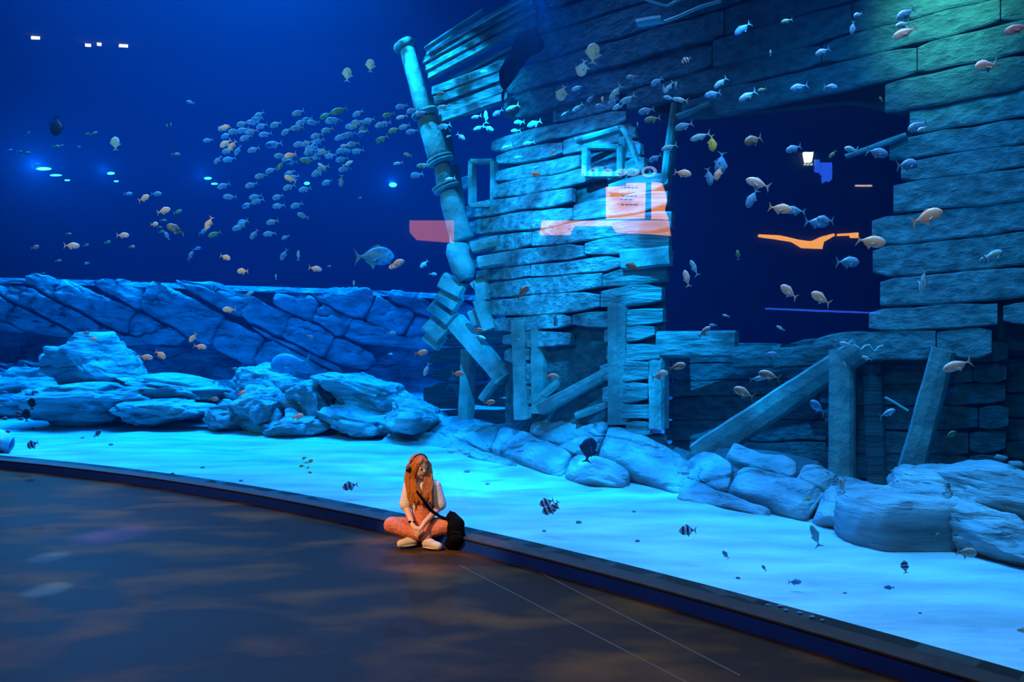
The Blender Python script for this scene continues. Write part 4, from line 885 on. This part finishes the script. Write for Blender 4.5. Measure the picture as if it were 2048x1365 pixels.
def facing(a):
    a %= 360
    return 'nose right' if a < 30 or a > 330 else 'nose up' if 60 < a < 120 else 'nose up right' if a <= 60 else 'nose up left' if a < 150 else 'nose left' if a < 195 else 'nose down left' if a < 240 else 'nose down' if a < 300 else 'nose down right'
grp = {}
for o, px, py, ln, a, s in FISH:
    lm = min(LM, key=lambda q: hypot(px-q[0], py-q[1]))[2]; grp.setdefault(('tiny ' if ln < 15 and s != 'y' else '')+ST[s][4]+' fish, '+facing(a)+', '+lm, []).append((px, py, o))
    o['group'] = 'fish '+lm
NUM = ['one', 'two', 'three', 'four', 'five', 'six', 'seven', 'eight', 'nine', 'ten', 'eleven', 'twelve', 'thirteen', 'fourteen']
OR_ = ['first', 'second', 'third', 'fourth', 'fifth', 'sixth', 'seventh', 'eighth', 'ninth', 'tenth', 'eleventh', 'twelfth', 'thirteenth']
def rank(i, n): return 'leftmost of '+NUM[n-1] if i == 0 else 'rightmost of '+NUM[n-1] if i == n-1 else OR_[i]+' of '+NUM[n-1]
for k, l in grp.items():
    l.sort(key=lambda q: q[0])
    for i, (px, py, o) in enumerate(l): o['label'] = k+(', '+rank(i, len(l)) if len(l) > 1 else '')
sg = {}
for o, px, py, s in SCH:
    row = 'top edge' if py < 232 else 'upper rows' if py < 262 else 'middle rows' if py < 295 else 'lower rows' if py < 345 else 'trailing rows' if py < 400 else 'hanging tail'
    col = 'left end' if px < 470 else 'left half' if px < 530 else 'centre' if px < 600 else 'right half' if px < 680 else 'right end' if px < 770 else 'mast end'
    adj = {'b': 'silver blue-lit', 'g': 'dark green', 'w': 'warm-lit', 'c': 'bright pale'}[s]
    sg.setdefault(adj+" fish in the school's "+row+', '+col, []).append((px, o))
for k, l in sg.items():
    l.sort(key=lambda q: q[0])
    for i, (px, o) in enumerate(l): o['label'] = k+(', '+rank(i, len(l)) if len(l) > 1 else '')

# black ray seen edge on, in front of the upper planks
def solid(name, pts, d, th, m, parent=None, base=None, bow=.25, inner=.55):
    cx = sum(p[0] for p in pts)/len(pts); cy = sum(p[1] for p in pts)/len(pts); P = chaikin(pts, 2); n = len(P); v = []
    for k, t in ((1, 0), (.8, .55), (inner, .9), (.2, 1)):
        for x, y in P: v.append(U(cx+(x-cx)*k, cy+(y-cy)*k, d+bow*(1-k))+Vector((0, -th*t, 0)))
    for k, t in ((.8, .4), (inner, .7), (.2, .8)):
        for x, y in P: v.append(U(cx+(x-cx)*k, cy+(y-cy)*k, d+bow*(1-k))+Vector((0, th*t, 0)))
    f = []
    for r in range(3):
        for i in range(n): f.append((r*n+i, r*n+(i+1) % n, (r+1)*n+(i+1) % n, (r+1)*n+i))
    f.append(tuple(3*n+i for i in range(n)))
    f += [(i, 4*n+i, 4*n+(i+1) % n, (i+1) % n) for i in range(n)]
    for r in (4, 5):
        for i in range(n): f.append((r*n+i, (r+1)*n+i, (r+1)*n+(i+1) % n, r*n+(i+1) % n))
    f.append(tuple(6*n+i for i in range(n))[::-1])
    return mk(name, v, f, m, parent, smooth=True, base=base)
M_ray = mat('ray_skin', (.002, .003, .004), 1, var=.3, vscale=8, spec=0)
rb = U(1035, 120, 9.3); ray = solid('ray', [(1074, 52), (1082, 74), (1090, 92), (1082, 104), (1062, 112), (1050, 124), (1036, 148), (1010, 184), (1000, 172), (997, 142), (1010, 122), (1020, 108), (1026, 84), (1046, 60)], 9.3, .10, M_ray, base=tuple(rb), bow=-.25)
tag(ray, 'black ray banking steeply with raised wings before the dark upper planks', 'ray')
BASE[ray.name] = rb
solid('tail', [(1008, 178), (1002, 186), (1004, 205), (1006, 206), (1010, 188)], 9.35, .01, M_ray, parent=ray, bow=0)
# pale ray at the left edge by the sand
M_ray2 = mat('pale_ray_skin', (.7, .78, .82), .6, col2=(.45, .6, .7), var=.4, vscale=4)
gb = U(-5, 888, 10.9); r2 = solid('ray', [(-42, 900), (-38, 868), (-12, 856), (14, 862), (26, 874), (28, 892), (18, 904), (-10, 910)], 10.9, .06, M_ray2, base=tuple(gb), bow=-.2); tag(r2, 'pale round ray cut off at the left edge above the kerb', 'ray'); BASE[r2.name] = gb
solid('wing_edge', [(27, 872), (30, 878), (30, 892), (20, 906), (8, 911), (0, 911), (14, 903), (24, 892)], 10.8, .03, mat('ray_edge', (.05, .35, .55), .6), parent=r2, bow=0)

# pebbles on the sand; some of the dark ones stand in for shadows
PB = []
for i, (px, py, s) in enumerate(((934, 943, 12), (975, 965, 9), (1157, 1051, 12), (1088, 1065, 9), (405, 935, 9), (345, 950, 7), (482, 965, 8), (222, 895, 9), (1476, 1162, 9), (1690, 1190, 8), (1840, 1230, 7), (1560, 1218, 12), (1572, 1226, 10), (1535, 1216, 9), (1600, 1232, 11), (1625, 1240, 12), (1645, 1246, 9), (1268, 1026, 8), (1275, 1085, 10), (1905, 1100, 11), (66, 856, 8), (165, 875, 7))):
    d = F*(H-.115)/(py-CY0); c = U(px, py, d); r = s*d/F/2; bm = bmesh.new(); bmesh.ops.create_icosphere(bm, subdivisions=2, radius=1)
    for v in bm.verts: v.co = Vector((v.co.x*r, v.co.y*r*.8, v.co.z*r*.5))*(1+.25*noise.noise(v.co*2+Vector((i, 0, 0))))
    me = bpy.data.meshes.new('pebble'); bm.to_mesh(me); bm.free(); me.materials.append(mat('pebble', (.14, .2, .22), .9))
    for p in me.polygons: p.use_smooth = True
    o = bpy.data.objects.new('pebble', me); COL.objects.link(o); o.location = (c.x, c.y, sand_z(c.x, c.y)+r*.25)
    PB.append((px, py, o)); near = [('behind the seated woman', 934, 943), ('in the middle of the bright sand', 1170, 1050), ('on the left sand', 380, 935), ('in the scatter under the dark red fish', 1590, 1228), ('on the right sand', 1750, 1190), ('at the far left by the ray', 110, 870)]
    tag(o, 'small dark pebble '+min(near, key=lambda q: hypot(px-q[1], py-q[2]))[0], 'pebble', 'dark pebbles lying on the sand'); o['group'] = 'pebbles '+min(near, key=lambda q: hypot(px-q[1], py-q[2]))[0]

pg = {}
for px, py, o in PB: pg.setdefault(o['label'], []).append((px, o))
for k, l in pg.items():
    l.sort(key=lambda q: q[0])
    for i, (px, o) in enumerate(l):
        if len(l) > 1: o['label'] = k+', '+rank(i, len(l))
# ------------------------------------------------------------------ the seated woman
def cap_mesh(bm, a, ra, b, rb, n=14):
    a = Vector(a); b = Vector(b); ax = b-a; ln = ax.length
    ax = ax.normalized() if ln > 1e-6 else Vector((0, 0, 1)); s = ax.orthogonal().normalized(); t = ax.cross(s); rings = []
    for i in range(1, 5): th = pi/2*(i/5); rings.append((a-ax*ra*cos(th), ra*sin(th)))
    rings.append((a, ra)); rings.append((b, rb))
    for i in range(4, 0, -1): th = pi/2*(i/5); rings.append((b+ax*rb*cos(th), rb*sin(th)))
    R = []
    for c, r in rings: R.append([bm.verts.new(c+(s*cos(2*pi*k/n)+t*sin(2*pi*k/n))*r) for k in range(n)])
    for p, q in zip(R, R[1:]):
        for k in range(n): bm.faces.new((p[k], p[(k+1) % n], q[(k+1) % n], q[k]))
    bm.faces.new(R[0][::-1]); bm.faces.new(R[-1])
def blob(name, caps, voxel, m, parent, it=4, ells=(), fac=.6):
    bm = bmesh.new()
    for c in caps: cap_mesh(bm, *c)
    for c, r, rot in ells:
        res = bmesh.ops.create_icosphere(bm, subdivisions=3, radius=1); mt = Matrix.Translation(c) @ rot.to_4x4() @ Matrix.Diagonal((*r, 1)); bmesh.ops.transform(bm, matrix=mt, verts=res['verts'])
    bmesh.ops.recalc_face_normals(bm, faces=bm.faces)
    me = bpy.data.meshes.new('tmp'); bm.to_mesh(me); bm.free(); o = bpy.data.objects.new('tmp', me); COL.objects.link(o)
    r = o.modifiers.new('r', 'REMESH'); r.mode = 'VOXEL'; r.voxel_size = voxel; r.use_smooth_shade = True
    if it: s = o.modifiers.new('s', 'SMOOTH'); s.iterations = it; s.factor = fac
    bpy.context.view_layer.update(); m2 = bpy.data.meshes.new_from_object(o.evaluated_get(bpy.context.evaluated_depsgraph_get()))
    bpy.data.objects.remove(o); b = BASE[parent.name] if parent else Vector((0, 0, 0))
    for v in m2.vertices: v.co -= b
    m2.materials.clear(); m2.materials.append(m); k = bpy.data.objects.new(name, m2); COL.objects.link(k)
    for p in m2.polygons: p.use_smooth = True
    if parent: k.parent = parent; BASE[k.name] = b
    return k
I3 = Matrix.Identity(3)
M_skin = mat('skin', (.72, .42, .27), .55, spec=.4); M_shirt = mat('white_shirt', (.80, .72, .66), .9, bump=.4, bscale=60, var=.15, vscale=12)
M_pants = mat('salmon_dungarees', (.78, .24, .13), .85, var=.25, vscale=25, bump=.5, bscale=35); M_hair = mat('ginger_hair', (.62, .20, .025), .5, var=.5, vscale=22, col2=(.32, .08, .01), stretch=(3, 3, .6), bump=.5, bscale=60)
M_shoe = mat('cream_shoe', (.66, .56, .42), .8, var=.2, vscale=20); M_sole = mat('shoe_sole', (.5, .45, .38), .7)
def build_woman():
    base = U(845, 1098, 6.30); base.z = 0; E = empty('person', tuple(base))
    tag(E, 'young woman with long ginger hair sitting cross-legged against the glass, headphones on, looking right', 'person')
    J = {k: U(*v) for k, v in dict(pel=(846, 1058, 6.40), wst=(846, 1020, 6.42), chs=(844, 985, 6.42), nck=(842, 962, 6.41), hd=(838, 933, 6.38),
        ls=(819, 973, 6.41), le=(812, 1014, 6.37), lw=(824, 1046, 6.21), rs=(870, 973, 6.42), re=(880, 1014, 6.40), rw=(849, 1046, 6.21),
        lh=(829, 1056, 6.40), rh=(863, 1056, 6.40), lk=(784, 1051, 6.32), rk=(891, 1053, 6.32), la=(853, 1076, 6.235), ra=(832, 1074, 6.27)).items()}
    lp, rp = J['lw']+Vector((.018, -.03, -.03)), J['rw']+Vector((-.02, -.03, -.03))
    hands = []
    for P, sd, tgt in ((lp, 1, U(840, 1062, 6.16)), (rp, -1, U(836, 1063, 6.165))):
        ax = (tgt-P).normalized(); side = ax.cross(Vector((0, -1, .4))).normalized()
        hands.append((P, .021, P+ax*.035, .022))
        for i in range(4):
            o_ = side*((i-1.5)*.0125); k1 = P+ax*(.058+(.006 if i in (1, 2) else 0))+o_+Vector((0, -.004, -.006)); k2 = k1+ax*.014+Vector((0, .008, -.02)); hands.append((P+ax*.03+o_*.9, .0085, k1, .0078)); hands.append((k1, .0078, k2, .0068))
        th = P+side*(.024*sd)+ax*.01; hands.append((P+side*(.012*sd), .010, th, .0095)); hands.append((th, .0095, th+ax*.022+side*(.01*sd), .0078))
    fdir = Vector((.62, -.76, -.18)).normalized(); sdv = fdir.cross(Vector((0, 0, 1))).normalized(); upv = sdv.cross(fdir); rot = Matrix((sdv, fdir, upv)).transposed()
    hd = J['hd']
    caps = [(J['pel'], .10, J['wst'], .085), (J['wst'], .085, J['chs'], .10), (J['chs'], .075, J['ls']+Vector((.02, 0, 0)), .045), (J['chs'], .075, J['rs']-Vector((.02, 0, 0)), .045), (J['nck'], .042, hd-Vector((0, 0, .05)), .042),
            (J['ls'], .042, J['le'], .034), (J['le'], .034, J['lw'], .023), (J['rs'], .042, J['re'], .034), (J['re'], .034, J['rw'], .023), (J['lw'], .022, lp, .021), (J['rw'], .022, rp, .021),
            (J['lh'], .078, J['lk'], .056), (J['lk'], .054, J['la'], .034), (J['rh'], .078, J['rk'], .056), (J['rk'], .054, J['ra'], .034),
            (hd+fdir*.082+upv*.004, .008, hd+fdir*.098-upv*.018, .011), (hd+fdir*.06-upv*.078, .022, hd+fdir*.045-upv*.07, .03), (hd+fdir*.084-upv*.042-sdv*.012, .007, hd+fdir*.084-upv*.042+sdv*.012, .007), (hd+fdir*.08-upv*.052-sdv*.01, .007, hd+fdir*.08-upv*.052+sdv*.01, .007),
            (hd+sdv*.076, .012, hd+sdv*.08-upv*.02, .010), (hd-sdv*.076, .012, hd-sdv*.08-upv*.02, .010)]+hands
    body = blob('body', caps, .0052, M_skin, E, 3, [(hd, (.076, .090, .098), rot), (hd+fdir*.02-upv*.03, (.062, .07, .075), rot)])
    for s in (-1, 1):
        c = hd+fdir*.082+sdv*(.03*s)+upv*.008
        w_ = blob('eye', [], .003, mat('eye_white', (.8, .78, .75), .3), E, 0, [(c, (.013, .008, .008), rot)])
        blob('iris', [], .002, M_eye, E, 0, [(c+fdir*.005, (.008, .006, .0075), rot)])
        blob('eyebrow', [(c+upv*.022-sdv*.014, .003, c+upv*.024+sdv*.012, .003)], .003, M_hair, E, 0)
    blob('lips', [(hd+fdir*.090-upv*.046-sdv*.014, .0045, hd+fdir*.092-upv*.046+sdv*.014, .0045)], .003, mat('lips', (.55, .16, .12), .4), E, 0)
    dn = Vector((0, 0, -1))
    shirt = blob('shirt', [(J['pel']+Vector((0, 0, .03)), .112, J['wst'], .102), (J['wst'], .102, J['chs'], .116), (J['chs'], .092, J['ls'], .060), (J['chs'], .092, J['rs'], .060), (J['ls'], .060, J['le'].lerp(J['ls'], .12)+Vector((-.004, 0, 0)), .060), (J['rs'], .060, J['re'].lerp(J['rs'], .12)+Vector((.004, 0, 0)), .062)], .007, M_shirt, E, 5)
    pants = blob('dungarees', [(J['pel'], .118, J['pel']+Vector((0, -.01, .03)), .112), (J['lh'], .094, J['lk'], .076), (J['rh'], .094, J['rk'], .076), (J['lk'], .074, J['la'], .046), (J['rk'], .074, J['ra'], .046), (U(846, 1048, 6.36), .095, U(845, 1002, 6.35), .062)], .007, M_pants, E, 4)
    for a, b in ((U(836, 1000, 6.29), U(830, 968, 6.36)), (U(856, 1000, 6.29), U(862, 968, 6.36))): blob('dungaree_strap', [(a, .012, b, .012)], .005, M_pants, E, 2)
    # shoes: a sole and an upper each
    for (heel, toe, nm) in ((U(829, 1081, 6.27), U(799, 1083, 6.22), 0), (U(852, 1086, 6.22), U(868, 1085, 6.19), 1)):
        heel.z = max(heel.z, .045); toe.z = .045; u = (toe-heel).normalized()
        toe = heel+u*.125
        sh = blob('shoe', [(heel, .040, toe, .036), (heel+Vector((0, 0, .012)), .038, heel+u*.06+Vector((0, 0, .012)), .034), (heel, .036, heel+Vector((-u.x*.02, .02, .045)), .034)], .005, M_shoe, E, 3)
        b2 = blob('sole', [(heel+dn*.026-u*.005, .017, toe+dn*.026+u*.004, .017)], .005, M_sole, E, 2, [(heel.lerp(toe, .5)+dn*.026, (.10, .042, .014), Matrix.Rotation(atan2(u.y, u.x), 3, 'Z'))])
        blob('lace', [(heel+u*.05+Vector((-.0, -.02, .040)), .004, heel+u*.055+Vector((0, .02, .042)), .004), (heel+u*.075+Vector((0, -.02, .036)), .004, heel+u*.08+Vector((0, .02, .038)), .004)], .003, M_sole, E, 0)
    # hair: cap and long wavy locks over both shoulders and the chest
    hc = hd-fdir*.022+upv*.016; hair = []; rng = random.Random(3)
    def lock(p0, pts, r0, r1):
        P = [Vector(p0)]+[Vector(p) for p in pts]
        Q = []
        for i in range(len(P)-1):
            for q in range(4): Q.append(P[i].lerp(P[i+1], q/4))
        Q.append(P[-1]); ph = rng.uniform(0, 6)
        Q = [q+Vector((.007*sin(i*.9+ph), .006*cos(i*.8+ph), 0)) for i, q in enumerate(Q)]
        for i in range(len(Q)-1): hair.append((Q[i], r0+(r1-r0)*i/len(Q), Q[i+1], r0+(r1-r0)*(i+1)/len(Q), 8))
    for i in range(15):
        t = i/14; x = 812+t*24
        lock(hd+upv*.075+Vector((-.03+t*.03, -.03, 0)), [U(814+t*14, 932, 6.34-.03*t), U(812+t*18, 958, 6.32), U(814+t*22+rng.uniform(-3, 3), 985, 6.28), U(820+t*22+rng.uniform(-3, 3), 1004+rng.uniform(-8, 8), 6.27)], .015, .007)
    for i in range(11):
        t = i/10
        lock(hd+upv*.07+Vector((.02+t*.02, -.02+.03*t, 0)), [U(856+t*5, 930, 6.40+.02*t), U(850+t*14, 958, 6.33+.03*t), U(846+t*18, 982, 6.29+.02*t), U(846+t*16, 1000+rng.uniform(-10, 10), 6.27)], .014, .007)
    for i in range(8):
        t = i/7; lock(hc+upv*.06, [U(822+t*34, 930, 6.47), U(818+t*46, 960, 6.50), U(822+t*40, 985, 6.52)], .02, .01)
    for i in range(18):
        t = i/17*2-1; sg_ = 1 if t > 0 else -1; t = abs(t)
        a0 = hd+upv*.088+fdir*(.035-.01*t)+sdv*(.004*sg_); a1 = hd+upv*(.070-.02*t)+fdir*(.068-.012*t)+sdv*(sg_*(.022+.030*t)); a2 = hd+upv*(.018-.01*t)+fdir*(.064-.02*t)+sdv*(sg_*(.050+.022*t)); a3 = hd-upv*.05+fdir*(.045-.02*t)+sdv*(sg_*(.066+.016*t))
        for p_, q_, r0, r1 in ((a0, a1, .016, .014), (a1, a2, .014, .012), (a2, a3, .012, .012)): hair.append((p_, r0, q_, r1, 8))
    hb = blob('hair', hair, .0055, M_hair, E, 1, [(hc, (.088, .088, .098), rot)], fac=.4)
    # headphones
    q = []
    for i in range(15):
        a = radians(-5+190*i/14); q.append(hd+sdv*(.098*cos(a))*-1+upv*(.112*sin(a))-fdir*.004)
    hp = blob('headphones', [(q[i], .0075, q[i+1], .0075, 8) for i in range(14)], .004, M_blackp, E, 1)
    for s in (-1, 1):
        c = hd+sdv*(.098*s)-upv*.015; blob('ear_cup', [(c-sdv*.012*s, .030, c+sdv*.010*s, .028)], .004, M_blackp, E, 1); blob('ear_cup_disc', [(c+sdv*.030*s, .008, c+sdv*.036*s, .008)], .003, M_chrome, E, 0)
    # watch band
    w0 = J['lw']; blob('wristband', [(w0+Vector((-.02, -.008, .008)), .012, w0+Vector((.02, -.008, .004)), .012)], .004, M_black, E, 1)
build_woman()
def backpack():
    b = U(902, 1100, 6.2); b.z = 0; E = empty('backpack', tuple(b)); tag(E, 'black backpack slumped on the floor beside the seated woman, against the kerb', 'backpack')
    C = [(U(904, 1036, 6.30), .055, U(914, 1050, 6.24), .07), (U(911, 1056, 6.22), .078, U(914, 1078, 6.20), .08), (U(908, 1072, 6.20), .072, U(912, 1086, 6.20), .062), (U(898, 1088, 6.20), .045, U(920, 1086, 6.20), .052)]
    blob('bag', C, .008, M_black, E, 4)
    blob('front_pocket', [(U(907, 1080, 6.13), .040, U(918, 1078, 6.13), .040)], .007, M_black, E, 3)
    blob('zip', [(U(902, 1064, 6.14), .004, U(922, 1066, 6.14), .004)], .003, M_blackp, E, 0)
    blob('top_handle', [(U(897, 1032, 6.29), .006, U(900, 1023, 6.29), .006), (U(900, 1023, 6.29), .006, U(908, 1029, 6.29), .006)], .004, M_black, E, 0)
    blob('strap', [(U(834, 984, 6.24), .010, U(848, 1003, 6.235), .013), (U(848, 1003, 6.235), .013, U(860, 1020, 6.27), .015), (U(860, 1020, 6.27), .014, U(880, 1034, 6.29), .014), (U(880, 1034, 6.29), .014, U(902, 1042, 6.28), .016)], .005, M_black, E, 2)
backpack()
